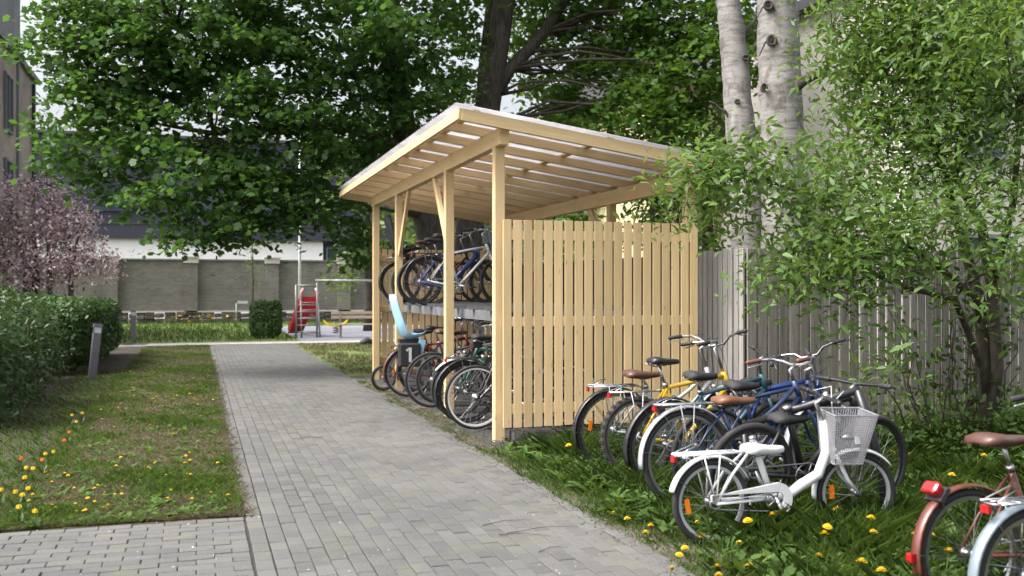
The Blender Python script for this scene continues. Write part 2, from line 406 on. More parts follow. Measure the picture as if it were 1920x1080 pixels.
# ================================================================== SETTING
def sheet(name, pts, z, mat, sub=None):
    mb = MB(); mb.add([(x, y, z) for x, y in pts], [tuple(range(len(pts)))]); o = mb.build(name, mat); tag(o, kind='structure'); return o
def rect(x0, y0, x1, y1): return [(x0, y0), (x1, y0), (x1, y1), (x0, y1)]
sheet('ground', rect(-260, -60, 260, 420), -.012, 'ground')
PL, PR, YB, YE = .41, 2.46, 6.95, 29.0
def rough_strip(name, xl, xr, y0, y1, z, mat, jl=0, jr=0, step=.12, base=0):
    """strip along the path with ragged edges and gently uneven top"""
    mb = MB(); n = int((y1-y0)/step)+1; vs = []; K = 7
    for i in range(n+1):
        y = y0+(y1-y0)*i/n
        a = xl+jl*(math.sin(y*2.1)+.6*math.sin(y*5.7+1)+random.uniform(-.7, .7)); b = xr+jr*(math.sin(y*1.7)+random.uniform(-.7, .7))
        for k in range(K):
            t = k/(K-1); e = min(1, min(t, 1-t)*5)
            vs.append((a+(b-a)*t, y, z+base*e+random.uniform(-.004, .004)*e))
    fs = [(i*K+k, i*K+k+1, (i+1)*K+k+1, (i+1)*K+k) for i in range(n) for k in range(K-1)]
    mb.add(vs, fs); o = mb.build(name, mat, smooth=True); tag(o, kind='structure'); return o
rough_strip('lawn', -1.35, PL-.1, YB+.008, YE, .010, 'lawn', .05, .008, base=.012)
rough_strip('flower_bed', -2.6, -1.25, YB+.02, YE+2, -.002, 'soil', .0, .05, base=.01)
rough_strip('hedge_bed', -6.5, -2.55, 8, 32, -.005, 'soil', 0, .02, base=.008)
rough_strip('verge', PR+.12, 9.5, -1, 9.15, .010, 'lawn', .0, .01, base=.014)
rough_strip('dusty_edge', PR+.1, PR+.4, 3.2, 17.5, .013, 'dust', .0, .07, base=.01)
rough_strip('gravel_bed', PR+.12, 5.35, 9.1, 18.0, .008, 'gravel', .0, .01, base=.014)
rough_strip('rear_lawn', PR+.12, 6.5, 18.0, YE, .010, 'farlawn', .03, .02, base=.015)
sheet('cross_path', rect(-30, YE+.12, 30, YE+2.0), .006, 'crosspath')
sheet('far_lawn', rect(-40, YE+2.0, 3.0, 49.4), .010, 'farlawn')
sheet('play_surface', rect(3.0, YE+2.0, 40, 44), .012, 'asphalt')
sheet('far_lawn', rect(3.0, 44, 40, 49.4), .011, 'farlawn')
kb = tag(empty('kerb', (0, YE+.06, 0)), kind='structure')
for i in range(16):
    cboard('kerb_stone', (.99, .12, .12), 'kerb', kb, (-3.6+i*1.0, 0, .0), bev=.01)
# pavers -------------------------------------------------------------
path = sheet('path', [(PL-.12, -1.5), (PR+.12, -1.5), (PR+.12, YE), (PL-.12, YE)], .012, 'joint')
branch = sheet('branch_path', rect(-5.5, -1.5, PL-.12, YB), .0121, 'joint')
pv = []
y = -1.0; ncol = 20; cw = (PR-PL)/ncol
for c in range(ncol):
    x = PL+(c+.5)*cw; y = -1.2+(.1 if c % 2 else 0)
    while y < YE-.1:
        pv.append((x, y+.1, 0, path)); y += .2
y = -1.2
x = PL-.055
yy = -1.2
while yy < YE-.1: pv.append((x, yy+.1, 0, path)); pv.append((PR+.055, yy+.17, 0, path)); yy += .2       # edging course
r = 0; y = YB-.051
while y > -1.2:
    x = PL-.12-.1+(.0 if r % 2 else -.1)
    if not r % 2: pv.append((PL-.12-.0515, y, 2, branch))
    while x > -5.4: pv.append((x, y, 1, branch)); x -= .2
    y -= .102; r += 1
def brick_mesh(seed):
    rg = random.Random(seed); bm = bmesh.new(); bmesh.ops.create_cube(bm, size=1)
    bmesh.ops.scale(bm, vec=Vector((cw-.005, .1955, .06)), verts=bm.verts)
    bmesh.ops.bevel(bm, geom=[e for e in bm.edges if sum(v.co.z for v in e.verts) > .05], offset=.004, segments=1, affect='EDGES')
    for v in bm.verts: v.co.x += rg.uniform(-.0012, .0012); v.co.y += rg.uniform(-.0012, .0012)
    me = bpy.data.meshes.new('paver'); bm.to_mesh(me); bm.free(); me.materials.append(M['paver']); return me
BR = [brick_mesh(i) for i in range(4)]
inview = []; rest = []
for b in pv:
    ok = False
    if b[1] > 1:
        u, v, Z = proj(b[0], b[1], 0)
        ok = Z > 1 and -20 < u < 1940 and 500 < v < 1085
    (inview if ok else rest).append((proj(b[0], b[1], 0)[2], b))
inview.sort(key=lambda t: t[0])
def bjit(b):
    return (b[0]+random.uniform(-.0015, .0015), b[1]+random.uniform(-.002, .002), -.008+random.uniform(-.003, .003)), (random.uniform(-.012, .012), random.uniform(-.012, .012), (math.pi/2 if b[2] == 1 else 0)+random.uniform(-.012, .012))
cnt = {0: 0, 1: 0, 2: 9999}
rest2 = []
for Z, b in inview:
    if cnt[b[2]] < 295:
        loc, rot = bjit(b); o = bpy.data.objects.new('paver', random.choice(BR)); COL.objects.link(o)
        o.location = loc; o.rotation_euler = rot; o.parent = b[3]; cnt[b[2]] += 1
    else: rest2.append(b)
rest2 += [b for Z, b in rest if b[1] > 2.5 or Z > 2]
for which, par in ((0, path), (1, branch)):
    bs = [b for b in rest2 if b[2] == which or (which == 1 and b[2] == 2)]
    me0 = BR[0]; bv = np.empty(len(me0.vertices)*3); me0.vertices.foreach_get('co', bv); bv = bv.reshape(-1, 3)
    polys = [tuple(p.vertices) for p in me0.polygons if p.center.z > -.029]
    mb = MB(); 
    for b in bs:
        loc, rot = bjit(b); c, s_ = math.cos(rot[2]), math.sin(rot[2])
        q = bv.copy()
        if b[2] == 2: q[:, 1] *= .48
        z = q[:, 2]+rot[0]*q[:, 1]+rot[1]*q[:, 0]
        mb.add(np.stack([q[:, 0]*c-q[:, 1]*s_+loc[0], q[:, 0]*s_+q[:, 1]*c+loc[1], z+loc[2]], 1).tolist(), polys)
    o = mb.build('paver_field', 'paver', par); tag(o, kind='stuff')
# ================================================================== BUILDINGS AND WALLS
def window(parent, c, w, h, axis, face, frame='grey_clad'):
    """a recessed window: frame, pane and a glazing bar; axis is the wall's direction"""
    t = .14
    def bx(a, b, d, z): return (a, d, z) if axis == 'x' else (d, a, z)
    fr = MB()
    for s in (-1, 1):
        fr.box(bx(c[0]+s*(w/2-.04), 0, c[1]+face*.03, c[2]), bx(.08, 0, t, h) if axis == 'x' else (t, .08, h))
        fr.box(bx(c[0], 0, c[1]+face*.028, c[2]+s*(h/2-.04)), (w-.16, t, .08) if axis == 'x' else (t, w-.16, .08))
    fr.box(bx(c[0], 0, c[1]+face*.026, c[2]), (.06, t, h-.16) if axis == 'x' else (t, .06, h-.16))
    f = fr.build('window', frame, parent)
    p = MB(); p.box(bx(c[0], 0, c[1]+face*.01, c[2]), (w-.1, .06, h-.1) if axis == 'x' else (.06, w-.1, h-.1)); p.build('pane', 'glass', f)
# garden wall of grey brick with piers, coping and rubble base
gw = tag(empty('brick_wall', (0, 50, 0)), 'long grey brick garden wall with piers on a dark rubble base behind the playground', 'wall')
mb = MB(); mb.box((4, .15, 1.78), (30, .3, 2.45)); mb.build('wall_panel', 'brickgrey', gw)
mb = MB(); mb.box((4, .15, 3.03), (30.1, .42, .07)); mb.build('coping', 'grey_clad', gw)
mb = MB(); mb.box((4, .08, .555), (30.05, .56, .07)); mb.build('ledge', 'pale_wall', gw)
for px in (-7.6, -3.9, -.34, 3.44, 6.94, 10.4, 14, 17.6):
    mb = MB(); mb.box((px, .06, 1.75), (.62, .52, 2.5)); p = mb.build('pier', 'brickgrey', gw)
    mb = MB(); mb.box((px, .06, 3.0), (.7, .6, .26)); mb.box((px, .06, 3.15), (.8, .68, .06)); mb.build('pier_cap', 'pale_wall', p)
rs = random.Random(3); x = -10.8; k = 0
while x < 13:
    w = rs.uniform(.3, .65); zz = 0
    while zz < .5:
        h = rs.uniform(.15, .28); h = min(h, .52-zz)
        if h > .05:
            o = cboard('rubble_stone', (round(w-.03, 1), .42, .2), 'stone', gw, (x+w/2, .02+rs.uniform(-.05, .03), zz+h/2), (rs.uniform(-.06, .06), rs.uniform(-.08, .08), rs.uniform(-.1, .1)), bev=.04)
            k += 1
        zz += h
    x += w
# long low building behind the wall
bb = tag(empty('office_building', (0, 58, 0)), 'long building with white base band and dark navy upper storey behind the brick wall', 'building')
mb = MB(); mb.box((-3, 4, 2.2), (19.7, 8, 4.4)); mb.build('base_wall', 'white_render', bb)
mb = MB(); mb.box((0, 4, 7.15), (34, 8.4, 5.5)); up = mb.build('upper_wall', 'navy_clad', bb)
for zz in (5.2, 6.1, 7.0, 7.9, 8.8):
    mb = MB(); mb.box((0, -.2, zz), (34, .06, .06)); mb.build('cladding_joint', 'roofdark', up)
mb = MB(); mb.box((12, 4, 2.2), (10.1, 7.6, 4.39)); mb.build('glazed_wall', 'navy_clad', bb)
for i in range(5): window(bb, (7.9+i*2, .2, 2.9), 1.7, 2.3, 'x', -1)
for i in range(7): window(bb, (-13+i*4.2, -.2, 6.6), 2.4, 1.5, 'x', -1, 'navy_clad')
mb = MB(); mb.box((0, 4, 9.98), (34.4, 8.8, .16)); mb.build('roof', 'roofdark', bb)
# brick block on the left
lb = tag(empty('brick_building', (-6, 36, 0)), 'buff brick building with dark windows and a drainpipe at the left edge', 'building')
mb = MB(); mb.box((-5, -.5, 4.75), (10, 13, 9.5)); mb.build('wall', 'brickleft', lb)
mb = MB(); mb.box((-5, -.5, 9.6), (10.3, 13.3, .2)); rf = mb.build('roof', 'roofdark', lb)
mb = MB(); mb.box((-4.9, -2.4, 11.22), (10, 9, 3.0)); mb.build('roof_storey', 'grey_clad', lb)
for yy in (-5, -2.4, .2):
    for zz in (1.9, 4.9, 7.7): window(lb, (yy, 0, zz), 1.3, 1.9, 'y', 1)
for yy in (4.6,):
    for zz in (1.9, ): window(lb, (yy, 0, zz), 1.3, 1.9, 'y', 1)
mb = MB(); mb.tube([(.1, 5.1, .1), (.1, 5.1, 9.3)], .07, 8); mb.build('drainpipe', 'blackp', lb, True)
mb = MB(); mb.box((.04, 2.1, 4.75), (.08, .3, 9.4)); mb.build('pilaster', 'grey_clad', lb)
# cream house and pale block beyond the birches
ch = tag(empty('cream_house', (14.6, 24, 0)), 'sunlit cream plastered house seen between shelter roof and birches', 'house')
mb = MB(); mb.box((2, 4, 3.6), (10, 8, 7.2)); mb.build('wall', 'cream', ch)
for i in range(4):
    for zz in (2.0, 4.9): window(ch, (-1.6+i*2.3, 0, zz), 1.1, 1.5, 'x', -1, 'white_render')
secs = [[(-3.4, -.5, 7.1), (7.4, -.5, 7.1), (7.4, 4, 9.4), (-3.4, 4, 9.4)], [(-3.4, 8.5, 7.1), (7.4, 8.5, 7.1), (7.4, 4.02, 9.45), (-3.4, 4.02, 9.45)]]
mb = MB(); mb.add([(-3.4, -.5, 7.1), (7.4, -.5, 7.1), (7.4, 4, 9.4), (-3.4, 4, 9.4), (7.4, 8.5, 7.1), (-3.4, 8.5, 7.1)], [(0, 1, 2, 3), (3, 2, 4, 5), (0, 3, 5), (1, 4, 2), (0, 5, 4, 1)]); mb.build('roof', 'roofdark', ch)
pb = tag(empty('pale_building', (14.5, 16.5, 0)), 'pale grey plastered building half hidden behind the leafy shrub on the right', 'building')
mb = MB(); mb.box((5.5, 4, 4), (13, 8, 8)); mb.build('wall', 'pale_wall', pb)
for i in range(5):
    for zz in (1.9, 5.0): window(pb, (.7+i*2.4, 0, zz), 1.2, 1.6, 'x', -1)
mb = MB(); mb.box((5.5, 4, 8.12), (13.6, 8.6, .24)); mb.build('roof', 'roofdark', pb)

# ================================================================== GREY BOARD FENCE
FX, FY, FH = 5.46, 9.22, 1.96
fc = tag(empty('board_fence', (FX, FY, 0)), 'weathered grey upright board fence turning a corner behind the parked bicycles', 'fence')
rf_ = random.Random(5)
y = .02; i = 0
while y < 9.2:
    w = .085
    cboard('board', (.022, w, FH), 'light_z' if y < 1.12 else 'shaded_brown_z', fc, (rf_.uniform(-.004, .004), y+w/2, FH/2+.03+rf_.uniform(-.012, .012)), (rf_.uniform(-.004, .004), 0, 0), bev=.003)  # boards behind the shelter carry its shadow in their colour
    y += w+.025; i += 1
x = .03; i = 0
while x < 7.5:
    w = .105 if x < 1.55 else .085
    cboard('board', (w, .022, FH+.02), 'grey_z', fc, (x+w/2, rf_.uniform(-.006, .006), FH/2+.03+rf_.uniform(-.015, .015)), (0, rf_.uniform(-.006, .006), rf_.uniform(-.02, .02)), bev=.003)
    x += w+.022; i += 1
for zz in (.45, 1.55):
    cboard('rail', (7.5, .04, .09), 'grey_x', fc, (3.78, .034, zz))
    o = cboard('rail', (9.2, .04, .09), 'grey_x', fc, (.034, 4.63, zz), (0, 0, math.pi/2))
for xx in (.06, 2.5, 5, 7.4): cboard('post', (.1, .1, FH-.02), 'grey_z', fc, (xx, .106, FH/2))
for yy in (2.4, 4.8, 7.2, 9.1): cboard('post', (.1, .1, FH-.03), 'grey_z', fc, (.106, yy, FH/2))

# ================================================================== BIKE SHELTER
SX, SY = 2.92, 9.73; RX = 5.07                  # front post line, near corner, rear post line
sh = tag(empty('bike_shelter', (SX, SY, 0)), 'new pine bike shelter with slatted end walls and sloping roof beside the path', 'shelter')
def zt(x): return 3.335-.143*(x-2.45)           # roof underside of sheet at world x
PY = [0, 2.11, 5.29, 7.35]
pr = .1
for i, yy in enumerate(PY):
    zb = 3.02
    cboard('post', (.105, .105, zb), 'pine_z', sh, (0, yy, zb/2-.0), bev=.004)
    zb = 2.66
    cboard('post', (.1, .1, zb), 'pine_z', sh, (RX-SX, yy+.0, zb/2), bev=.004)
L = 7.35+.42
cboard('beam', (.1, L, .175), 'pine_y', sh, (.0, 7.35/2, 3.0985))
cboard('beam', (.1, L, .175), 'pine_y', sh, (RX-SX, 7.35/2, 2.742))
Y0, Y1 = 9.44-SY, 18.0-SY; X0, X1 = 2.45, 5.42
sl_ = math.atan(.143); RL = (X1-X0)/math.cos(sl_); xm = (X0+X1)/2
nr = 12
for i in range(nr+1):
    yy = Y0+(Y1-Y0)*i/nr
    dep = .12 if i in (0, nr) else .095
    cboard('fascia_board' if i in (0, nr) else 'rafter', (RL-.05 if i not in (0, nr) else RL, .048, dep), 'pine_x', sh, (xm-SX, yy, zt(xm)-dep/2-.002), (0, sl_, 0))
cboard('fascia_board', (.03, Y1-Y0+.04, .115), 'pine_y', sh, (X0-.018-SX, (Y0+Y1)/2, zt(X0)-.058), (0, sl_, 0))
cboard('fascia_board', (.03, Y1-Y0+.04, .14), 'pine_y', sh, (X1+.018-SX, (Y0+Y1)/2, zt(X1)-.07), (0, sl_, 0))
for xx in (2.62, 4.05, 5.3):
    cboard('batten', (.07, Y1-Y0-.06, .022), 'pine_y', sh, (xx-SX, (Y0+Y1)/2, zt(xx)+.011), (0, sl_, 0), bev=.002)
# corrugated translucent sheet, one part per sheet
ns = 9; wv = (Y1-Y0+.1)/ns
for s_ in range(ns):
    mb = MB(); n = 48; a = []; b = []
    for k in range(n+1):
        yy = Y0-.05+wv*s_+wv*k/n*1.01; dz = .009*math.sin(yy*2*math.pi/.076)+.002*(s_ % 2)
        for top in (0, 1):
            for xx in (X0-.06, X1+.06): a.append((xx-SX, yy, zt(xx)+.034+dz+.002*top))
    fs = []
    for k in range(n):
        q = k*4; fs += [(q, q+1, q+5, q+4), (q+2, q+6, q+7, q+3), (q, q+4, q+6, q+2), (q+1, q+3, q+7, q+5)]
    mb.add(a, fs); mb.build('roof_sheet', 'sheet', sh, True)
def brace(p, q, w=.048, d=.095):
    p = Vector(p); q = Vector(q); dv = q-p; L = dv.length
    ang = math.atan2(dv.z, dv.y)
    cboard('brace', (w, L, d), 'pine_y', sh, (p+q)/2, (ang, 0, 0))
brace((0, PY[1]+.05, 2.1), (0, PY[1]+.78, 3.02)); brace((0, PY[2]-.05, 2.1), (0, PY[2]-.78, 3.02))
brace((RX-SX, PY[1]+.05, 1.85), (RX-SX, PY[1]+.72, 2.66)); brace((RX-SX, PY[2]-.05, 1.85), (RX-SX, PY[2]-.72, 2.66))
# slatted end walls
rp = random.Random(9)
for yy, sgn in ((0, -1), (7.35, 1)):
    n = 20; pit = .1105
    for i in range(n):
        x = .05+.053+i*pit-.045
        if x > RX-SX+.06: break
        cboard('slat', (.087, .021, 2.105), 'pine_z', sh, (x+rp.uniform(-.001, .001), yy+sgn*.112, .165+2.105/2+rp.uniform(-.004, .004)), (0, rp.uniform(-.0015, .0015), 0), bev=.002)
    for zz in (.35, 1.235, 2.115):
        cboard('rail', (RX-SX-.0, .045, .1), 'pine_x', sh, ((RX-SX)/2+.03, yy+sgn*.0965, zz))
for yy in PY[:1]:
    mb = MB(); mb.box(((RX-SX)/2+.05, yy-.05, .05), (RX-SX-.15, .16, .13)); mb.build('footing', 'stone', sh)
# ------------------------------------------------------------------ two-tier bicycle rack
rk = tag(empty('two_tier_rack', (SX, SY, 0)), 'grey steel upper deck of a two-tier bicycle rack inside the shelter', 'bicycle rack')
DZ = 1.33
mb = MB(); mb.box((.2, 3.75, DZ-.06), (.05, 6.6, .11)); mb.build('beam', 'steel', rk)
mb = MB(); mb.box((1.75, 3.75, DZ-.06), (.05, 6.6, .11)); mb.build('beam', 'steel', rk)
for yy in (.6, 2.7, 4.8, 6.9):
    mb = MB(); mb.box((1.75, yy, (DZ-.12)/2), (.08, .08, DZ-.12)); mb.build('leg', 'steel', rk)
for i in range(9):
    yy = .85+i*.74
    mb = MB()
    mb.box((1.05, yy, DZ), (1.9, .1, .006)); mb.box((1.05, yy-.052, DZ+.02), (1.9, .005, .045)); mb.box((1.05, yy+.052, DZ+.02), (1.9, .005, .045))
    mb.build('wheel_channel', 'steel', rk)
    mb = MB(); mb.box((1.05, yy, .04), (1.9, .1, .006)); mb.box((1.05, yy-.052, .06), (1.9, .005, .045)); mb.box((1.05, yy+.052, .06), (1.9, .005, .045))
    mb.build('wheel_channel', 'steel', rk)
# ================================================================== BICYCLES
def arc(c, r, a0, a1, n): return [Vector((c[0]+r*math.cos(a0+(a1-a0)*i/n), 0, c[1]+r*math.sin(a0+(a1-a0)*i/n))) for i in range(n+1)]
def torus(mb, c, R, rt, n=40, k=8, sq=1.0, T=None):
    vs = []
    for i in range(n):
        a = 2*math.pi*i/n
        for j in range(k):
            b = 2*math.pi*j/k; q = R+rt*math.cos(b)
            p = Vector((c[0]+q*math.cos(a), c[1]+rt*sq*math.sin(b), c[2]+q*math.sin(a)))
            vs.append(T(p) if T else p)
    fs = [(i*k+j, i*k+(j+1) % k, ((i+1) % n)*k+(j+1) % k, ((i+1) % n)*k+j) for i in range(n) for j in range(k)]
    mb.add(vs, fs)
def make_bike(label, loc, rotz=0, lean=0, r=.345, wb=1.08, tw=.02, style='diamond', frame='black', rim='alu', tyre='tyre',
              fender=None, front_fender=None, saddle='blackp', saddle_h=.95, saddle_pos=.0, bar='swept', bar_h=1.05, grip='blackp', bar_mat='chrome',
              rack=None, basket=None, guard=None, steer=0, reflect=True, taillight=False, group=None, name='bicycle', bag=False, seat=False,
              knob=False, thick=1.0, fork=None, stand=True, fr_len=.62, headlight=True, seatbag=None, susp=False, gear=False, hub_front=False, fw_reflect=True, lamp=False, spoke='spoke', fend=202, refl_tail=True):
    E = empty(name, loc, (lean, 0, rotz)); tag(E, label, 'bicycle', group)
    fork = fork or frame
    R = Vector((0, 0, r)); Fx = Vector((wb, 0, r))
    ha = rad(69); ax = Vector((-math.cos(ha), 0, math.sin(ha))); pp = Vector((ax.z, 0, -ax.x))  # pp forward
    A0 = Fx-pp*.05
    crown = A0+ax*(r+.055); HB = crown+ax*.02; HT = HB+ax*(.15 if style != 'low' else .17)
    BB = Vector((.43*min(1, wb/1.05), 0, .285 if r > .3 else .26))
    sa = rad(71); sdv = Vector((-math.cos(sa), 0, math.sin(sa)))
    stl = .5 if style == 'diamond' else .46
    if r < .28: stl = .4
    STp = BB+sdv*stl
    q = Matrix.Rotation(steer, 3, ax)
    def T(p): return crown+q @ (Vector(p)-crown)
    # frame
    t = .017*thick; mb = MB()
    if style == 'diamond':
        mb.tube([BB, STp], t*.95); mb.tube([STp-sdv*.03, HT-ax*.03], t*.95); mb.tube([BB, HB+ax*.03], t*1.12)
    elif style == 'step':
        a = HB+ax*.03; b = BB+sdv*.06
        mid = a.lerp(b, .55)+Vector((-.0, 0, -.07)); mb.tube([a, a.lerp(mid, .5)+Vector((-.02, 0, -.03)), mid, b], t*1.1)
        a2 = HB+ax*.11; b2 = BB+sdv*.24; mid2 = a2.lerp(b2, .55)+Vector((0, 0, -.06)); mb.tube([a2, a2.lerp(mid2, .5)+Vector((-.02, 0, -.03)), mid2, b2], t)
        mb.tube([BB, STp], t)
    else:   # low single thick tube
        a = HT-ax*.02; c1 = a+Vector((-.05, 0, -.16)); 
        mb.tube([a, HB+Vector((-.035, 0, -.03)), HB+Vector((-.10, 0, -.17)), BB+Vector((.2, 0, .06)), BB+Vector((.1, 0, .0)), BB+Vector((-.02, 0, .0))],
                [.024, .032, .034, .034, .03, .026], 10)
        mb.tube([BB, STp], t*1.1)
    mb.tube([HB-ax*.005, HT+ax*.005], t*1.2, 10)
    for s in (-1, 1):
        y = s*.055
        mb.tube([BB+Vector((0, s*.025, 0)), BB+Vector((-.12, s*.04, 0)), R+Vector((0, y+s*.008, 0))], t*.62, 6)
        mb.tube([STp-sdv*.04+Vector((0, s*.015, 0)), R+Vector((.12, y, .17)), R+Vector((0, y+s*.008, 0))], t*.5, 6)
    mb.tube([BB+Vector((0, -.04, 0)), BB+Vector((0, .04, 0))], t*1.3, 10)
    fo = mb.build('frame', frame, E, True)
    mb = MB(); mb.tube([BB+Vector((0, -.07, 0)), BB+Vector((0, .07, 0))], .012, 8); mb.build('bottom_bracket', 'chrome', fo, True)
    # fork
    mb = MB()
    for s in (-1, 1):
        y = s*.055
        mb.tube([T(crown+Vector((0, s*.03, 0))), T(crown-ax*.1+Vector((0, y, 0))), T(A0+ax*.12+Vector((0, y, 0))+pp*.01), T(Fx+Vector((0, y, 0)))], [.014, .014, .012, .009] if not susp else [.02, .02, .022, .014], 8)
    mb.tube([T(crown+Vector((0, -.05, 0))), T(crown+Vector((0, .05, 0)))], .016, 8); mb.tube([T(crown), T(HB)], .014, 8)
    mb.build('fork', fork, E, True)
    # wheels
    def wheel(nm, c, TT, refl, hub=.02):
        rr = r-2*tw
        mb = MB(); vs = []; n = 40
        for i in range(n):
            a = 2*math.pi*i/n
            for (d, y) in ((.004, -.011), (.004, .011), (-.016, .009), (-.016, -.009)):
                p = Vector(c)+Vector(((rr+d)*math.cos(a), y, (rr+d)*math.sin(a))); vs.append(TT(p) if TT else p)
        mb.add(vs, [(i*4+j, i*4+(j+1) % 4, ((i+1) % n)*4+(j+1) % 4, ((i+1) % n)*4+j) for i in range(n) for j in range(4)])
        w = mb.build(nm, rim, E)
        mb = MB(); torus(mb, c, r-tw, tw, 44, 8, 1, TT)
        if knob:
            for i in range(66):
                a = 2*math.pi*(i+.5*(i % 2))/66
                for s in (-.6, 0, .6):
                    d = r-tw+tw*math.cos(s*1.2)
                    p = Vector(c)+Vector((d*math.cos(a), tw*math.sin(s*1.2), d*math.sin(a)))
                    mb.box(TT(p) if TT else p, (.013, .009, .013), Matrix.Rotation(-a, 3, 'Y'))
        mb.build('tyre', tyre, w, True)
        mb = MB(); ns = 28
        for i in range(ns):
            a = 2*math.pi*i/ns; s = 1 if i % 2 else -1; off = (.9 if (i//2) % 2 else -.9)
            p0 = Vector(c)+Vector((hub*math.cos(a+off), s*.03, hub*math.sin(a+off))); p1 = Vector(c)+Vector(((rr-.014)*math.cos(a), 0, (rr-.014)*math.sin(a)))
            mb.tube([TT(p0) if TT else p0, TT(p1) if TT else p1], .0012, 3, cap=False)
        mb.build('spokes', spoke, w)
        mb = MB(); e0, e1 = Vector(c)+Vector((0, -.062, 0)), Vector(c)+Vector((0, .062, 0))
        def tr(p): return TT(p) if TT else p
        mb.tube([tr(e0), tr(Vector(c)+Vector((0, -.034, 0))), tr(Vector(c)+Vector((0, -.033, 0))), tr(Vector(c)+Vector((0, -.028, 0))), tr(Vector(c)+Vector((0, -.027, 0))), tr(Vector(c)+Vector((0, .027, 0))), tr(Vector(c)+Vector((0, .028, 0))), tr(Vector(c)+Vector((0, .033, 0))), tr(Vector(c)+Vector((0, .034, 0))), tr(e1)],
                [.008, .01, hub+.006, hub+.006, hub*.75, hub*.75, hub+.006, hub+.006, .01, .008], 12)
        mb.build('hub', 'alu', w, True)
        if refl:
            for k, a in enumerate((random.uniform(2.7, 3.3),) if refl == 1 else (random.uniform(2.7, 3.3), random.uniform(-.6, .2))):
                p = Vector(c)+Vector((rr*.72*math.cos(a), 0, rr*.72*math.sin(a)))
                mb = MB(); mb.box(tr(p), (.026, .016, .085), Matrix.Rotation(-a+random.uniform(-.1, .1), 3, 'Y')); mb.build('reflector', 'orange', w)
    wheel('rear_wheel', R, None, reflect, .026 if gear else .022)
    wheel('front_wheel', Fx, T, reflect and fw_reflect, .034 if hub_front else .018)
    # fenders
    def mudguard(nm, c, a0, a1, mat, TT, stays=True):
        secs = []; n = 22; w = tw+.012
        for i in range(n+1):
            a = a0+(a1-a0)*i/n; sec = []
            for (d, y) in ((0.0, -w), (.010, -w*.75), (.016, 0), (.010, w*.75), (0.0, w), (.0, w*.9), (.012, 0), (0, -w*.9)):
                p = Vector(c)+Vector(((r+.01+d)*math.cos(a), y, (r+.01+d)*math.sin(a))); sec.append(TT(p) if TT else p)
            secs.append(sec)
        mb = MB(); mb.loft(secs); o = mb.build(nm, mat, E, True)
        if stays:
            mb = MB()
            for s in (-1, 1):
                for aa in (a0+(a1-a0)*.12, a0+(a1-a0)*.42):
                    p = Vector(c)+Vector(((r+.012)*math.cos(aa), s*w, (r+.012)*math.sin(aa))); q2 = Vector(c)+Vector((0, s*.06, 0))
                    mb.tube([TT(p) if TT else p, TT(q2) if TT else q2], .0028, 4)
            mb.build('fender_stay', 'chrome', o)
        return o
    if fender: rf2 = mudguard('rear_fender', R, rad(fend), rad(28), fender, None)
    if front_fender: mudguard('front_fender', Fx, rad(38), rad(188), front_fender, T)
    # saddle
    sp = BB+sdv*((saddle_h-BB.z-.055)/sdv.z)
    mb = MB(); mb.tube([STp-sdv*.05, sp+sdv*.03], .0125, 8); mb.tube([STp-sdv*.025, STp+sdv*.008], t*1.25, 10); mb.build('seat_post', 'chrome', E, True)
    prof = [(-.145, .045, .012, .0), (-.13, .082, .03, .012), (-.09, .092, .036, .014), (-.04, .07, .034, .008), (.02, .042, .03, .0), (.08, .027, .026, .0), (.125, .02, .02, .002), (.135, .008, .008, .002)]
    big = 1.2 if saddle in ('leather', 'leather_d') else 1.0
    secs = []
    for (x, hw, hh, up) in prof:
        c = Vector((sp.x+x*big+saddle_pos, 0, saddle_h-.03+up)); sec = []
        for j in range(12):
            a = 2*math.pi*j/12; yy = math.cos(a)*hw*big; zz = math.sin(a)
            sec.append(c+Vector((0, yy, zz*hh if zz > 0 else zz*hh*.55-(abs(math.cos(a))**2)*hh*.8)))
        secs.append(sec)
    mb = MB(); mb.loft(secs); sdl = mb.build('saddle', saddle, E, True)
    mb = MB()
    for s in (-1, 1):
        mb.tube([(sp.x-.1, s*.035, saddle_h-.035), (sp.x-.04, s*.022, saddle_h-.065), (sp.x+.05, s*.02, saddle_h-.06), (sp.x+.12, 0, saddle_h-.04)], .0035, 5)
    mb.build('saddle_rail', 'chrome', sdl, True)
    # handlebar
    sth = (bar_h-HT.z)/ax.z if bar != 'swept' else (bar_h-.03-HT.z)/ax.z
    S0 = HT; S1 = HT+ax*max(.03, sth); S2 = S1+pp*.055+Vector((0, 0, .015))
    mb = MB(); mb.tube([T(S0), T(S1), T(S2)], [.0135, .0135, .015], 8); mb.build('stem', 'alu', E, True)
    if bar == 'flat':
        half = [Vector((0, 0, 0)), Vector((.0, .09, .005)), Vector((-.01, .2, .012)), Vector((-.03, .31, .015))]
    elif bar == 'riser':
        half = [Vector((0, 0, 0)), Vector((0, .07, .0)), Vector((.0, .13, .05)), Vector((-.02, .22, .06)), Vector((-.05, .33, .06))]
    else:
        half = [Vector((0, 0, 0)), Vector((.02, .07, .005)), Vector((.025, .16, .03)), Vector((-.02, .23, .05)), Vector((-.1, .27, .045)), Vector((-.21, .285, .03))]
    def mir(v): return Vector((v.x, -v.y, v.z))
    pts = [S2+mir(v) for v in half[::-1]]+[S2+v for v in half[1:]]
    mb = MB(); mb.tube([T(p) for p in pts], .0115, 8); hb = mb.build('handlebar', bar_mat, E, True)
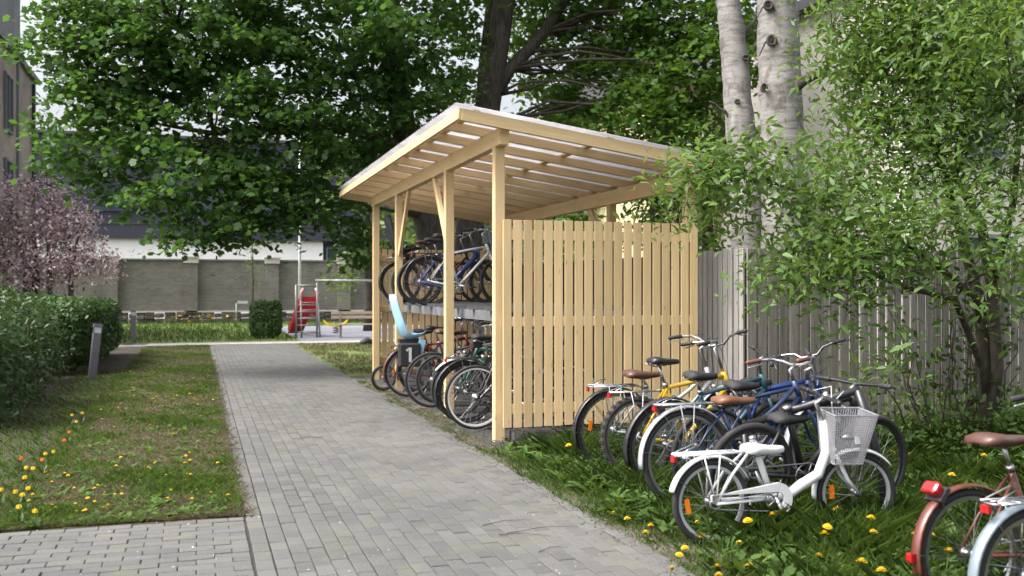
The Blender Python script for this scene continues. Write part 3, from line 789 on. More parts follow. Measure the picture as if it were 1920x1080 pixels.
    for s in (0, 1):
        a, b = S2+half[-1], S2+half[-1].lerp(half[-2], 1.0 if bar == 'swept' else .9)
        if s: a, b = S2+mir(half[-1]), S2+mir(half[-1].lerp(half[-2], 1.0 if bar == 'swept' else .9))
        d = (a-b).normalized()
        mb = MB(); mb.tube([T(b), T(b+d*.008), T(b.lerp(a, .5)), T(a), T(a+d*.012)], [.016, .018, .0165, .0175, .01], 9); mb.build('grip', grip, hb, True)
        # brake lever and its cable
        l0 = b-d*.015; l1 = l0+d*.03+Vector((.03, 0, -.02)); l2 = l0+d*.12+Vector((.035, 0, -.03))
        if bar == 'swept': l1 = l0+Vector((.02, 0, -.03))+d*.03; l2 = l0+d*.12+Vector((0, 0, -.04))
        mb = MB(); mb.tube([T(l0), T(l1), T(l2)], [.01, .006, .004], 6); mb.build('brake_lever', 'alu', hb, True)
        mb = MB(); mb.tube([T(l0), T(l0.lerp(S2, .5)+Vector((.09, 0, .05))), T(S2+Vector((.05, 0, -.04))), T(crown+pp*.03+Vector((0, 0, .02)))], .0025, 4); mb.build('cable', 'blackp' if frame != 'white' else 'white', hb, True)
    # drivetrain on the right-hand side (-y)
    y0 = -.052; mb = MB(); cr = .09 if r > .3 else .075
    torus(mb, (BB.x, y0, BB.z), cr, .006, 30, 5, .6)
    for i in range(5):
        a = i*2*math.pi/5; mb.tube([(BB.x, y0, BB.z), (BB.x+cr*math.cos(a), y0, BB.z+cr*math.sin(a))], .006, 5)
    mb.build('chainring', 'alu', E, True)
    mb = MB(); torus(mb, (0, y0, r), .034, .008, 20, 5, 1.2); mb.build('sprocket', 'steel', E, True)
    mb = MB()
    for sg in (1, -1): mb.tube([(0, y0, r+sg*.036), (BB.x, y0, BB.z+sg*cr)], .0045, 5)
    mb.build('chain', 'steel', E)
    if gear:
        mb = MB(); mb.box((.01, y0-.012, r-.09), (.03, .012, .14)); torus(mb, (.02, y0-.008, r-.15), .02, .007, 14, 5); torus(mb, (.01, y0-.008, r-.05), .018, .007, 14, 5); mb.build('derailleur', 'blackp', E)
    ca = random.uniform(-1.2, .6) if style != 'low' else -1.2
    for s, aa in ((-1, ca), (1, ca+math.pi)):
        e = BB+Vector((.168*math.cos(aa), s*.075, .168*math.sin(aa)))
        mb = MB(); mb.tube([BB+Vector((0, s*.06, 0)), e], [.014, .01], 7); mb.build('crank', 'alu', E, True)
        mb = MB(); mb.box(e+Vector((0, s*.055, 0)), (.085, .075, .024)); mb.build('pedal', 'blackp', E)
    if guard:
        secs = []; y = -.07
        def ring(c, rr_, a0, a1, n=10): return [(c[0]+rr_*math.cos(a0+(a1-a0)*i/n), c[1]+rr_*math.sin(a0+(a1-a0)*i/n)) for i in range(n+1)]
        outl = ring((BB.x, BB.z), cr+.028, -.9, 1.45)+[(BB.x-.1, BB.z+cr+.012), (.06, r+.055), (-.03, r+.05), (-.03, r+.012), (.07, r+.014), (BB.x-.12, BB.z+cr-.04)]+ring((BB.x, BB.z), cr-.028, 1.6, -.9)
        n = len(outl); mb = MB()
        vs = [(x, y, z) for x, z in outl]+[(x, y+.022, z) for x, z in outl]
        half_ = n
        fs = [(i, (i+1) % n, n+(i+1) % n, n+i) for i in range(n)]
        # strip quads across the outline so that it stays a band
        k = 11+6
        ins = outl[k:]; 
        mb.add(vs, fs)
        a_list = list(range(0, 14)); b_list = list(range(n-1, n-1-len(range(k, n)), -1))
        m_ = len(b_list); 
        for off in (0, n):
            for i in range(max(len(a_list), m_)-1):
                a_i, a_j = a_list[min(i, len(a_list)-1)], a_list[min(i+1, len(a_list)-1)]
                b_i, b_j = b_list[min(i, m_-1)], b_list[min(i+1, m_-1)]
                f = []
                for idx in (a_i+off, a_j+off, b_j+off, b_i+off):
                    if idx not in f: f.append(idx)
                if len(f) > 2: mb.f.append(tuple(f))
        mb.build('chain_guard', guard, E)
    if stand:
        mb = MB(); mb.tube([(BB.x-.1, .05, BB.z-.01), (BB.x-.16, .17, .02), (BB.x-.19, .18, .01)], .009, 6); mb.build('kickstand', 'alu', E, True)
    if rack:
        zr = 2*r+.035; mb = MB(); x0, x1 = -.24, .19
        for y in (-.065, .065): mb.tube([(x0+.02, y, zr), (x1, y*.9, zr)], .006, 6)
        mb.tube([(x0+.02, -.065, zr), (x0, -.03, zr-.0), (x0, .03, zr), (x0+.02, .065, zr)], .006, 6)
        mb.tube([(x1, -.06, zr), (x1, .06, zr)], .006, 6)
        for xx in (-.17, -.1, -.03, .04, .11): mb.tube([(xx, -.065, zr), (xx, .065, zr)], .004, 5)
        mb.tube([(x0+.04, -.022, zr), (x1, -.022, zr)], .004, 5); mb.tube([(x0+.04, .022, zr), (x1, .022, zr)], .004, 5)
        for y in (-.068, .068):
            mb.tube([(-.08, y, zr), (0, y, r)], .005, 5); mb.tube([(.03, y, zr), (0, y, r)], .005, 5)
        mb.tube([(x1, 0, zr), (STp.x-.01, 0, min(STp.z-.03, zr+.02))], .005, 5)
        mb.build('rack', rack, E, True)
        mb = MB(); mb.box((x0-.006, 0, zr-.025), (.016, .05, .034)); mb.build('reflector', 'redlens', E)
        mb = MB(); mb.tube([(x0+.03, -.04, zr+.012), (x0+.14, -.035, zr+.06), (x0+.16, .035, zr+.06), (x0+.03, .04, zr+.012)], .004, 5); mb.build('rack_clip', 'chrome', E, True)
    if taillight:
        a = rad(178); c = Vector(((r+.035)*math.cos(a), 0, r+(r+.035)*math.sin(a)))
        mb = MB(); secs = [[c+Vector((-.0+k, s1*w, s2*w*1.1)) for s1, s2 in ((-1, -1), (1, -1), (1, 1), (-1, 1))] for k, w in ((.015, .015), (-.005, .019), (-.02, .018), (-.024, .011))]
        mb.loft(secs); mb.build('tail_light', 'redlens', E)
    if lamp:
        a = rad(122); c = Vector(((r+.065)*math.cos(a), 0, r+(r+.065)*math.sin(a)))
        RM = Matrix.Rotation(rad(38), 3, 'Y'); mb = MB()
        secs = [[c+RM @ Vector((k, s1*w, s2*hh)) for s1, s2 in ((-1, -.6), (-.8, -1), (.8, -1), (1, -.6), (1, .6), (.8, 1), (-.8, 1), (-1, .6))] for k, w, hh in ((.02, .04, .028), (-.014, .05, .032), (-.028, .048, .03), (-.034, .036, .022))]
        mb.loft(secs); lo = mb.build('rear_lamp', 'redlens', E)
        mb = MB(); mb.box(c+RM @ Vector((.032, 0, -.005)), (.024, .11, .08), RM); mb.build('lamp_housing', 'blackp', lo)
    if headlight:
        hp = crown+pp*.06+Vector((0, 0, .05)); mb = MB(); mb.tube([T(hp), T(hp+Vector((.03, 0, 0))), T(hp+Vector((.07, 0, 0))), T(hp+Vector((.075, 0, 0)))], [.016, .028, .03, .024], 10); mb.build('headlight', 'chrome', E, True)
    if basket:
        bc = S1+pp*.1; zt_, zb_ = HT.z+.06, HB.z-.09
        if basket == 'wire': zt_, zb_ = HT.z+.09, HT.z-.15
        x0 = HT.x+.05; mb = MB()
        def ringp(f):
            z = zb_+(zt_-zb_)*f; w = .11+.04*f; d0 = x0-.01-.02*f; d1 = x0+.17+.075*f
            return [Vector((d0, -w, z)), Vector((d1, -w*.95, z)), Vector((d1, w*.95, z)), Vector((d0, w, z))]
        nv = 17
        for i in range(21):
            R4 = ringp(i/20); mb.tube([T(p) for p in R4], .0062 if i in (0, 20) else .0023, 5 if i in (0, 20) else 3, closed=True)
        b0, b1 = ringp(0), ringp(1)
        for k in range(4):
            for i in range(nv):
                f = i/nv; mb.tube([T(b0[k].lerp(b0[(k+1) % 4], f)), T(b1[k].lerp(b1[(k+1) % 4], f))], .0024, 3, cap=False)
        for i in range(12):
            f = i/11; mb.tube([T(b0[0].lerp(b0[1], f)), T(b0[3].lerp(b0[2], f))], .0024, 3, cap=False)
        bo = mb.build('basket', 'wire', E)
        mb = MB(); c = T((b0[1]+b1[1]+b0[0]*.6+b1[0]*.6)/3.2); mb.box(c+Vector((0, -.004, .0)), (.035, .004, .05)); mb.build('badge', 'white', bo)
        mb = MB(); mb.tube([T(b0[1]+Vector((-.03, .03, 0))), T(Fx+Vector((0, -.06, 0)))], .004, 5); mb.tube([T(b0[2]+Vector((-.03, -.03, 0))), T(Fx+Vector((0, .06, 0)))], .004, 5); mb.build('basket_stay', 'chrome', E)
    if bag:
        mb = MB(); c = Vector((-.02, -.14, 2*r-.08)); 
        secs = [[c+Vector((sx*w, yy, sz*hh)) for sx, sz in ((-1, -1), (-.9, -1.05), (.9, -1.05), (1, -1), (1, .9), (.9, 1), (-.9, 1), (-1, .9))] for yy, w, hh in ((-.075, .13, .14), (-.06, .15, .16), (.05, .15, .16), (.06, .14, .15))]
        mb.loft(secs); bo = mb.build('pannier', 'blackp', E)
        mb = MB(); mb.box(c+Vector((0, -.079, 0)), (.038, .006, .2)); mb.box(c+Vector((-.034, -.079, .072)), (.05, .006, .028), Matrix.Rotation(rad(-38), 3, 'Y')); mb.build('numeral', 'white', bo)
    if seat:
        so_ = MB(); base = Vector((-.02, 0, 2*r+.1))
        prof_ = [((.2, .1), .10), ((.13, .06), .13), ((.0, .05), .15), ((-.09, .1), .155), ((-.13, .25), .15), ((-.19, .46), .13), ((-.225, .6), .10), ((-.23, .66), .05)]
        secs = []
        for (x, z), w in prof_:
            secs.append([base+Vector((x, s*w, z)) for s in (-1, -.6, 0, .6, 1)]+[base+Vector((x-.022 if z > .12 else x, s*w, z-.022 if z <= .12 else z)) for s in (1, .6, 0, -.6, -1)])
        for sec, ((x, z), w) in zip(secs, prof_):
            for k in (0, 4, 5, 9): sec[k] += Vector((.06, 0, .06)) if z < .3 else Vector((.07, 0, 0))
        so_.loft(secs); mat_ = seat if isinstance(seat, str) else 'seatblue'; so = so_.build('child_seat', mat_, E, True)
        mb = MB(); mb.box(base+Vector((.03, 0, .0)), (.3, .16, .06)); mb.tube([base+Vector((.15, 0, 0)), STp], .012, 6); mb.build('seat_bracket', 'blackp', so)
        for s in (-1, 1):
            mb = MB(); mb.box(base+Vector((.16, s*.15, -.12)), (.09, .03, .3), Matrix.Rotation(rad(12), 3, 'Y')); mb.build('foot_guard', mat_, so)
    if seatbag:
        mb = MB(); c = sp+Vector((-.09, 0, -.06)); mb.loft([[c+Vector((x, s1*w, s2*h)) for s1, s2 in ((-1, -.8), (1, -.8), (1, 1), (-1, 1))] for x, w, h in ((-.07, .03, .03), (-.05, .045, .04), (.05, .035, .035), (.07, .02, .02))]); mb.build('saddle_bag', seatbag, E)
    return E
GO = 'bicycles parked on the grass'
make_bike('silver ladies bicycle with brown saddle and chrome rack nearest the slatted end wall', (3.38, 7.85, .02), rad(-2), rad(3), r=.345, style='step', frame='silver', rim='chrome', fender='black', front_fender='silver', saddle='leather_d', saddle_h=.84, bar_h=1.06, rack='steel', reflect=1, group=GO, wb=1.1, bar_mat='steel')
make_bike('yellow mountain bicycle with knobby tyres, silver rack and raised black saddle', (3.42, 7.42, .02), rad(3), rad(-4), r=.335, tw=.026, frame='yellow', knob=True, tyre='tyre_knob', saddle='black', saddle_h=.97, saddle_pos=.06, bar='riser', bar_h=1.04, rack='alu', thick=1.15, group=GO, steer=rad(25), headlight=False, gear=True, susp=True, fork='black', reflect=False)
make_bike('dark teal bicycle with long black rear mudguard between yellow and silver-fendered bicycles', (3.42, 6.93, .02), rad(4), rad(4), r=.35, tw=.022, frame='teal', fender='black', saddle='blackp', saddle_h=.9, saddle_pos=.05, bar='flat', bar_h=.98, rack=None, reflect=False, group=GO, steer=rad(-20), bar_mat='black', headlight=False)
make_bike('blue mountain bicycle with white fork standing deepest among the parked bicycles', (4.05, 6.95, .02), rad(6), rad(-6), r=.33, tw=.025, frame='blue', fork='white', knob=True, saddle='black', saddle_h=.82, bar='riser', bar_h=.96, thick=1.5, group=GO, steer=rad(30), headlight=False, gear=True, susp=True, reflect=False)
make_bike('silver-fendered city bicycle with big brown saddle and brown grips', (3.27, 6.27, .02), rad(1), rad(-3), r=.35, tw=.022, style='step', frame='navy', rim='alu', fender='silver', front_fender='silver', saddle='leather', saddle_h=.77, saddle_pos=.12, bar_h=.98, bar_mat='steel', grip='rubberb', rack='steel', basket=None, reflect=False, fend=188, group=GO, steer=rad(6), taillight=False, wb=1.14)
make_bike('dark navy bicycle wedged between blue mountain and silver-fendered bicycles', (3.6, 6.6, .02), rad(5), rad(7), r=.34, tw=.02, frame='navy', saddle='blackp', saddle_h=.86, bar='flat', bar_h=.93, group=GO, steer=rad(-35), bar_mat='black', headlight=False, reflect=False)
make_bike('small white bicycle with white saddle, chain guard and front wire basket', (2.95, 5.36, .015), rad(0), rad(-2), r=.26, wb=1.02, tw=.021, style='low', frame='white', rim='silver', fender='white', front_fender='white', saddle='white', saddle_h=.585, saddle_pos=.05, spoke='alu', fend=164, bar_h=.83, bar='flat', bar_mat='black', grip='black', rack='white', basket='mesh', guard='white', group=GO, steer=rad(-14), thick=1.1)
make_bike('black bicycle squeezed between the white bicycle and the silver-fendered city bicycle', (3.5, 5.88, .02), rad(2), rad(6), r=.33, tw=.024, frame='black', rim='black', thick=1.5, saddle='blackp', saddle_h=.7, bar='flat', bar_h=.82, bar_mat='black', group=GO, headlight=False, reflect=False, steer=rad(12), wb=1.02, fork='black')
GC = 'bicycles cropped by the right edge'
make_bike('copper-fendered bicycle with red tail light at the lower right edge', (3.6, 3.95, -.05), rad(2), rad(-4), r=.315, tw=.02, style='step', frame='copper', fender='copper', saddle='leather_d', saddle_h=.88, bar_h=1.0, taillight=True, lamp=True, reflect=False, fend=196, group=GC)
make_bike('pale blue-grey-fendered bicycle with chrome rack in the lower right corner', (3.55, 3.53, -.05), rad(0), rad(-2), r=.315, tw=.021, style='step', frame='paleblue', fender='paleblue', saddle='leather_d', saddle_h=.88, bar_h=1.0, rack='chrome', taillight=True, reflect=False, group=GC, gear=True)
# lower tier of the shelter
GL = 'bicycles in the lower row of the shelter'
make_bike('black roadster with bright silver front wheel just behind the shelter corner post', (2.87+1.1, 10.42, .045), math.pi, 0, r=.35, wb=1.1, frame='black', rim='white', style='step', front_fender=None, fender='black', bar_h=1.1, saddle_h=.95, group=GL, hub_front=True, tw=.018, reflect=1, spoke='alu')
make_bike('black bicycle with rear rack and black mudguard second from the shelter corner post', (2.90, 10.95, .045), rad(2), rad(2), r=.355, frame='black', rim='black', fender='black', rack='blackp', saddle_h=1.0, group=GL, reflect=False, bag=False, seatbag='blackp')
make_bike('dark green bicycle with white front mudguard in the lower row of the shelter', (2.96+1.08, 11.6, .045), math.pi+rad(2), rad(-2), r=.34, frame='green', front_fender='white', saddle_h=1.0, group=GL, reflect=False)
make_bike('black bicycle with large dark wheels near the middle shelter post', (2.87, 12.55, .045), rad(-2), rad(2), r=.36, frame='black', rim='steel', fender=None, saddle='leather_d', saddle_h=1.0, group=GL, bar='flat', reflect=False)
make_bike('silver-rimmed grey bicycle behind the large dark wheels in the lower row', (3.05, 12.9, .045), rad(1), rad(3), r=.33, frame='silver', saddle='leather_d', saddle_h=.98, group=GL, reflect=False)
make_bike('bicycle carrying a pale blue child seat and a black pannier marked 1', (2.84, 13.9, .045), rad(0), 0, r=.345, frame='red', fender='copper', rim='steel', reflect=1, rack='blackp', bag=True, seat=True, saddle_h=.95, group=GL)
make_bike('dark city bicycle in the lower row beyond the child seat bicycle', (3.1, 14.3, .045), rad(0), rad(2), r=.34, frame='navy', rim='black', fender='black', saddle_h=.98, group=GL, reflect=False)
make_bike('small childrens bicycle with grey wheels at the far end of the shelter', (2.68, 15.0, .03), rad(4), rad(4), r=.2, wb=.74, tw=.02, frame='black', saddle_h=.58, bar='riser', bar_h=.7, group=GL, stand=False, headlight=False, reflect=False)
# upper tier
GU = 'bicycles on the upper deck of the rack'
DZB = DZ+.006
make_bike('white-framed bicycle on the upper deck with black mudguard and rack', (3.07, 13.6, DZB), 0, 0, r=.35, frame='white', rim='black', fender='black', rack='blackp', saddle_h=1.0, group=GU, headlight=False, stand=False, reflect=False)
make_bike('dark-wheeled black bicycle beside the white-framed one on the upper deck', (3.15, 15.1, DZB), rad(2), 0, r=.345, frame='black', rim='black', saddle='leather_d', saddle_h=.98, group=GU, headlight=False, stand=False, reflect=False)
make_bike('red bicycle with dark child seat at the far end of the upper deck', (3.2, 16.3, DZB), 0, 0, r=.35, frame='red', fender='black', rim='black', reflect=False, rack='blackp', seat='blackp', saddle_h=.95, group=GU, headlight=False, stand=False)
make_bike('blue mountain bicycle on the upper deck beside the middle post', (3.1, 14.35, DZB), 0, 0, r=.345, tw=.024, frame='blue', rim='black', thick=1.9, fork='black', susp=True, saddle_h=.98, bar='riser', bar_mat='black', group=GU, headlight=False, stand=False, reflect=False)
# black bar stand among the outdoor bicycles
bs = tag(empty('bar_stand', (4.3, 5.75, 0)), 'black steel bar stand sloping across the bicycles behind the white basket', 'bicycle stand')
a, b, c = P(1395, 798, 7.0), P(1608, 731, 6.45), P(1664, 985, 6.4)
mb = MB(); o0 = Vector((4.3, 5.75, 0)); mb.tube([a-o0, b-o0], .027, 10); mb.build('rail', 'black', bs, True)
mb = MB(); mb.tube([b-o0, P(1636, 815, 6.43)-o0, P(1654, 890, 6.42)-o0, Vector((c.x, c.y, -.02))-o0], .027, 10); mb.build('leg', 'black', bs, True)
mb = MB(); mb.tube([a-o0, Vector((a.x+.05, a.y, -.02))-o0], .021, 10); mb.build('leg', 'black', bs, True)
# ================================================================== STREET FURNITURE AND PLAYGROUND
def bollard(loc, rot, label):
    e = tag(empty('bollard_light', loc, rot), label, 'bollard', 'bollard lights along the lawn')
    hh = 1.0; mb = MB()
    secs = []
    for z, w in ((0, .07), (hh*.84, .07)):
        secs.append([(w*1.0*a, w*.8*b, z) for a, b in ((-1, -.8), (-.8, -1), (.8, -1), (1, -.8), (1, .8), (.8, 1), (-.8, 1), (-1, .8))])
    mb.loft(secs); mb.build('body', 'bollard', e)
    mb = MB(); mb.box((0, 0, hh*.89), (.115, .09, hh*.1)); mb.build('lens', 'lens', e)
    mb = MB(); mb.box((0, 0, hh*.965), (.146, .118, .05)); mb.build('cap', 'bollard', e)
    for s in (-1, 1):
        for q in (-1, 1):
            mb = MB(); mb.box((s*.062, q*.048, hh*.89), (.012, .012, hh*.1)); mb.build('lens_rib', 'bollard', e)
    return e
bollard((-1.77, 18.73, -.02), (rad(0), rad(6), rad(10)), 'tilted grey bollard light in front of the clipped hedge')
bollard((-1.84, 31.5, -.02), (0, 0, rad(5)), 'upright dark bollard light beyond the end of the clipped hedge')
# slide with ladder
sl0 = P(575, 634, 33.3); slx, sly = sl0.x, sl0.y
s_ = tag(empty('slide', (slx, sly, 0)), 'red playground slide with ladder in front of the brick wall', 'slide')
mb = MB()
pr_ = [(-.75, 1.75, .1), (-.6, 1.4, .3), (-.3, .9, .75), (0.05, .35, 1.2), (.1, .1, 1.35)]
secs = []
for (dx, dy, z) in pr_:
    secs.append([(dx*.35+.05+x, dy, z+zz) for x, zz in ((-.26, .16), (-.22, .16), (-.2, 0), (.2, 0), (.22, .16), (.26, .16), (.24, -.04), (-.24, -.04))])
mb.loft(secs); mb.build('chute', 'slide', s_)
mb = MB(); mb.box((.08, 0.03, 1.05), (.46, .05, .6)); mb.build('front_panel', 'slide', s_)
for s in (-1, 1):
    mb = MB(); mb.tube([(.08+s*.26, -.05, 1.2), (.08+s*.28, -.1, 1.5), (.08+s*.2, .0, 1.62)], .035, 8); mb.build('handle', 'pink', s_, True)
for s in (-1, 1):
    mb = MB(); mb.tube([(.08+s*.3, -.55, 0), (.08+s*.28, .0, 1.35)], .03, 8); mb.build('rail', 'galv', s_, True)
for i in range(5):
    f = (i+.6)/5.4; mb = MB(); mb.tube([(-.2, -.55+.55*f, 1.35*f), (.36, -.55+.55*f, 1.35*f)], .022, 6); mb.build('rung', 'galv', s_, True)
# swing frame
w0 = P(555, 636, 32.5)
cf = tag(empty('climbing_bars', (w0.x, w0.y, 0)), 'grey steel climbing bars around the red slide', 'climbing bars')
xs = (0, .68, 3.6); hts = (1.78, 1.85)
for i, (xx, hh) in enumerate(((0, 1.75), (.68, 1.85), (3.7, 1.85))):
    mb = MB(); mb.tube([(xx, 0, -.05), (xx, 0, hh)], .036, 8); mb.build('post', 'galv', cf, True)
mb = MB(); mb.tube([(0, 0, 1.72), (.68, 0, 1.72)], .03, 8); mb.build('bar', 'galv', cf, True)
mb = MB(); mb.tube([(.62, 0, 1.88), (3.8, 0, 1.88)], .042, 8); mb.build('bar', 'galv', cf, True)
for i in range(5):
    mb = MB(); mb.tube([(0, 0, .2+i*.22), (.68, 0, .2+i*.22)], .018, 6); mb.build('rung', 'galv', cf, True)
# flag pole
fp = P(562, 600, 46); e = tag(empty('flagpole', (fp.x, fp.y, 0)), 'thin white pole rising above the brick wall behind the slide', 'pole')
mb = MB(); mb.tube([(0, 0, 0), (0, 0, 4), (0, 0, 8.5)], [.07, .06, .04], 8); mb.build('shaft', 'white', e, True)
mb = MB(); mb.tube([(0, 0, 0), (0, 0, .25)], .12, 8); mb.build('base', 'steel', e, True)
# bench
b0 = P(665, 634, 32.6); e = tag(empty('park_bench', (b0.x, b0.y, 0), (0, 0, rad(-4))), 'pale wooden bench at the playground edge beside the shelter', 'bench')
for k, (yy, zz) in enumerate(((-.2, .45), (-.06, .45), (.08, .45))): cboard('seat_slat', (1.7, .11, .035), 'dark_wood', e, (.1, yy, zz))
for k, zz in enumerate((.68, .82)): cboard('back_slat', (1.7, .03, .1), 'dark_wood', e, (.1, .2+.03*k, zz))
for xx in (-.45, .65):
    mb = MB(); mb.box((xx, -.06, .21), (.06, .06, .43)); mb.box((xx, .19, .43), (.05, .05, .86)); mb.box((xx, .04, .41), (.05, .36, .04)); mb.build('leg', 'galv', e)
# small post with board, spring rider, dark bundle
q = P(457, 610, 42); e = tag(empty('sign_post', (q.x, q.y, 0)), 'small pale board on a thin post before the brick wall', 'sign')
mb = MB(); mb.tube([(-.3, 0, 0), (-.3, 0, 1.02)], .03, 6); mb.build('post', 'galv', e, True)
mb = MB(); mb.box((-.05, 0, 1.06), (.42, .04, .12)); mb.build('board', 'white', e)
q = P(630, 618, 36); e = tag(empty('spring_rider', (q.x, q.y, 0)), 'low yellow playground rocker left of the bench', 'rocker')
mb = MB(); mb.loft([[(x, s1*w, z+s2) for s1, s2 in ((-1, 0), (1, 0), (1, .1), (-1, .1))] for x, w, z in ((-.45, .04, .42), (-.3, .12, .28), (.0, .14, .24), (.3, .12, .28), (.42, .05, .42))]); mb.build('seat', 'lime', e)
pts = [(.1*math.cos(a*.8), .1*math.sin(a*.8), a*.25/24) for a in range(25)]
mb = MB(); mb.tube(pts, .02, 5); mb.build('spring', 'steel', e, True)
q = P(687, 646, 28.2); e = tag(empty('dark_bundle', (q.x, q.y, 0)), 'small black bundle lying at the kerb beyond the shelter', 'bag')
mb = MB(); rr = random.Random(2); secs = []
for i in range(7):
    t = i/6; w = .09*math.sin(math.pi*(t*.86+.09))**.6
    secs.append([(-.2+.4*t, math.cos(a)*w*1.2, max(0.01, .02+w*.9*(1+math.sin(a))*(1+.5*t)+rr.uniform(-.01, .01))) for a in [2*math.pi*j/8 for j in range(8)]])
mb.loft(secs); mb.build('sack', 'blackp', e, True)
mb = MB(); mb.tube([(.18, 0, .15), (.24, .02, .2), (.22, .03, .23)], [.03, .02, .035], 6); mb.build('tied_neck', 'blackp', e, True)

# ================================================================== TREES
def V3(u, v, Z): return P(u, v, Z)
def branches(mb, trunk_pts, sprays, n, r0=.05, r1=.012, zmin=1.5):
    tp = [Vector(p) for p in trunk_pts]
    idx = RNG.choice(len(sprays), min(n, len(sprays)), replace=False)
    for i in idx:
        s = Vector(sprays[i]); c = [p for p in tp if p.z < s.z+.6 and p.z > zmin] or tp[-1:]
        a = min(c, key=lambda p: (p-s).length+abs(p.z-(s.z-1.0))*.4)
        L = (s-a).length; k = min(1, L/4)
        mb.tube(limb_path(a, s, .08, 5, .09), taper(r0*(.4+.6*k), r1, 6), 6)
# left maple
t1 = tag(empty('maple_tree', P(826, 545, 21.3)*1 - Vector((0, 0, H))), 'big dark maple whose low crown hangs over the path on the left', 'tree')
o1 = Vector(t1.location)
def rel(p, o): return tuple(Vector(p)-o)
L1 = [(150, 60, 18, .75, 1), (120, 20, 17.8, .6, 1), (110, 240, 17.5, .4, .9), (120, 120, 17.8, .45, .9), (250, 30, 17.8, 1.0, 1), (230, 130, 18, 1.35, .9), (350, 40, 18, 1.9, .9), (150, 180, 17.6, .8, .9), (210, 270, 17.5, 1.1, 1), (180, 330, 17.3, .6, 1), (310, 330, 17.4, 1.2, 1), (400, 200, 18.2, 1.5, .55),
      (280, 210, 18.4, 1.2, .7), (500, 110, 18.8, 1.9, .9), (540, 290, 18.5, 1.5, .75), (430, 350, 17.6, 1.0, 1), (390, 415, 17.2, .62, 1.2), (340, 430, 17.1, .42, 1.2), (500, 400, 18, .8, 1), (580, 420, 18.2, .65, 1),
      (660, 110, 19.3, 1.9, .8), (640, 330, 19.4, 1.3, .8), (650, 430, 19.2, .6, 1), (670, 500, 19.4, .38, 1), (600, 220, 19.5, 1.2, .5), (720, 300, 20.4, 1.0, .6), (760, 70, 20, 1.7, .8), (770, 200, 20.8, 1.1, .6),
      (30, 95, 17.2, .42, .8), (440, 290, 18.6, 1.1, .8), (300, 150, 18.8, 1.2, .7), (700, 210, 20.6, 1.2, .7), (480, 40, 19.2, 1.4, .8), (250, -60, 18, 1.8, .8), (480, -120, 18.5, 2.4, .7), (720, -140, 20, 2.6, .7), (600, -320, 20, 2.6, .6), (880, -300, 21, 2.8, .6), (560, 180, 17.6, .6, 1), (720, 40, 17.8, .7, 1), (480, 165, 17.4, .5, 1)]
lob = [(rel(V3(u, v, Z), o1), r, d) for u, v, Z, r, d in L1]
V, sp1 = crown_leaves(lob, 22, .116, MAPLE, .46, .34, .9, .5, 44, .5)
c = link('crown', np_mesh('crown', V, 10), 'leaf_maple', t1); tag(c, kind='stuff')
T1 = [rel(p, o1) for p in (V3(826, 545+1.6*1867/21.3, 21.3), V3(822, 500, 21.2), V3(800, 410, 21), V3(765, 280, 20.8), V3(742, 160, 20.6), V3(735, 20, 20.4), V3(700, -150, 20.2), V3(660, -330, 20))]
mb = MB(); mb.tube(T1, [.36, .32, .29, .27, .25, .2, .14, .06], 12); mb.build('trunk', 'bark', t1, True)
LT = [rel(p, o1) for p in (V3(765, 280, 20.8), V3(640, 235, 19.8), V3(520, 240, 19), V3(400, 250, 18.4), V3(280, 230, 18))]
mb = MB(); mb.tube(LT, [.12, .1, .075, .05, .02], 8); mb.build('limb', 'bark', t1, True)
LT2 = [rel(p, o1) for p in (V3(742, 160, 20.6), V3(620, 130, 19.6), V3(480, 60, 19), V3(330, 50, 18.4))]
mb = MB(); mb.tube(LT2, [.12, .1, .07, .02], 8); mb.build('limb', 'bark', t1, True)
LT3 = [rel(p, o1) for p in (V3(800, 410, 21), V3(700, 360, 20), V3(600, 350, 19), V3(480, 380, 18.2))]
mb = MB(); mb.tube(LT3, [.1, .08, .05, .015], 8); mb.build('limb', 'bark', t1, True)
mb = MB(); branches(mb, T1[2:]+LT+LT2+LT3, sp1, 120, .04, .007); o = mb.build('twigs', 'bark', t1, True); tag(o, kind='stuff')
# middle maple
t2 = tag(empty('maple_tree', P(868, 545, 21.6) - Vector((0, 0, H))), 'forked maple with grey-brown trunk rising directly behind the shelter roof', 'tree')
o2 = Vector(t2.location)
L2 = [(850, 80, 22, .9, .5), (1150, 20, 23, 1.3, .8), (1060, 200, 22.2, .8, .7), (970, 20, 23.5, .9, .6), (1210, 180, 20.8, .9, .9), (870, 110, 20.5, .6, .7), (880, 20, 20.8, .6, .6), (1050, 140, 24, 1.2, .6), (990, 60, 24.5, 1.0, .45), (1080, 230, 23.5, .9, .7), (870, 170, 22.5, .8, .6), (830, 190, 22, .7, .7), (1010, 60, 23, 1.1, .45), (1010, 190, 23, .9, .5), (1100, 170, 22.5, 1.2, .7), (1110, 50, 22.5, 1.4, .7), (1200, 110, 22, 1.6, .8), (1240, 30, 21.5, 1.5, .9),
      (1180, 220, 22, 1.0, .8), (1290, 170, 21.5, 1.2, .8), (1330, 60, 21, 1.1, .9), (1330, 240, 21, .8, .8), (1240, 200, 20.5, 1.0, .9), (1120, 240, 21, .9, .8), (1300, 110, 20.5, 1.0, .9), (1380, 130, 20.5, .9, .8), (1390, 20, 20.5, 1, .8), (1050, -80, 22, 2.0, .7), (1250, -120, 21.5, 2.4, .7), (950, -120, 22, 1.8, .5), (1100, -320, 22, 3, .6), (1260, 250, 21.8, .6, .8), (820, 20, 21.5, .8, .7)]
lob = [(rel(V3(u, v, Z), o2), r, d) for u, v, Z, r, d in L2]
V, sp2 = crown_leaves(lob, 22, .116, MAPLE, .46, .36, .9, .45, 44, .5)
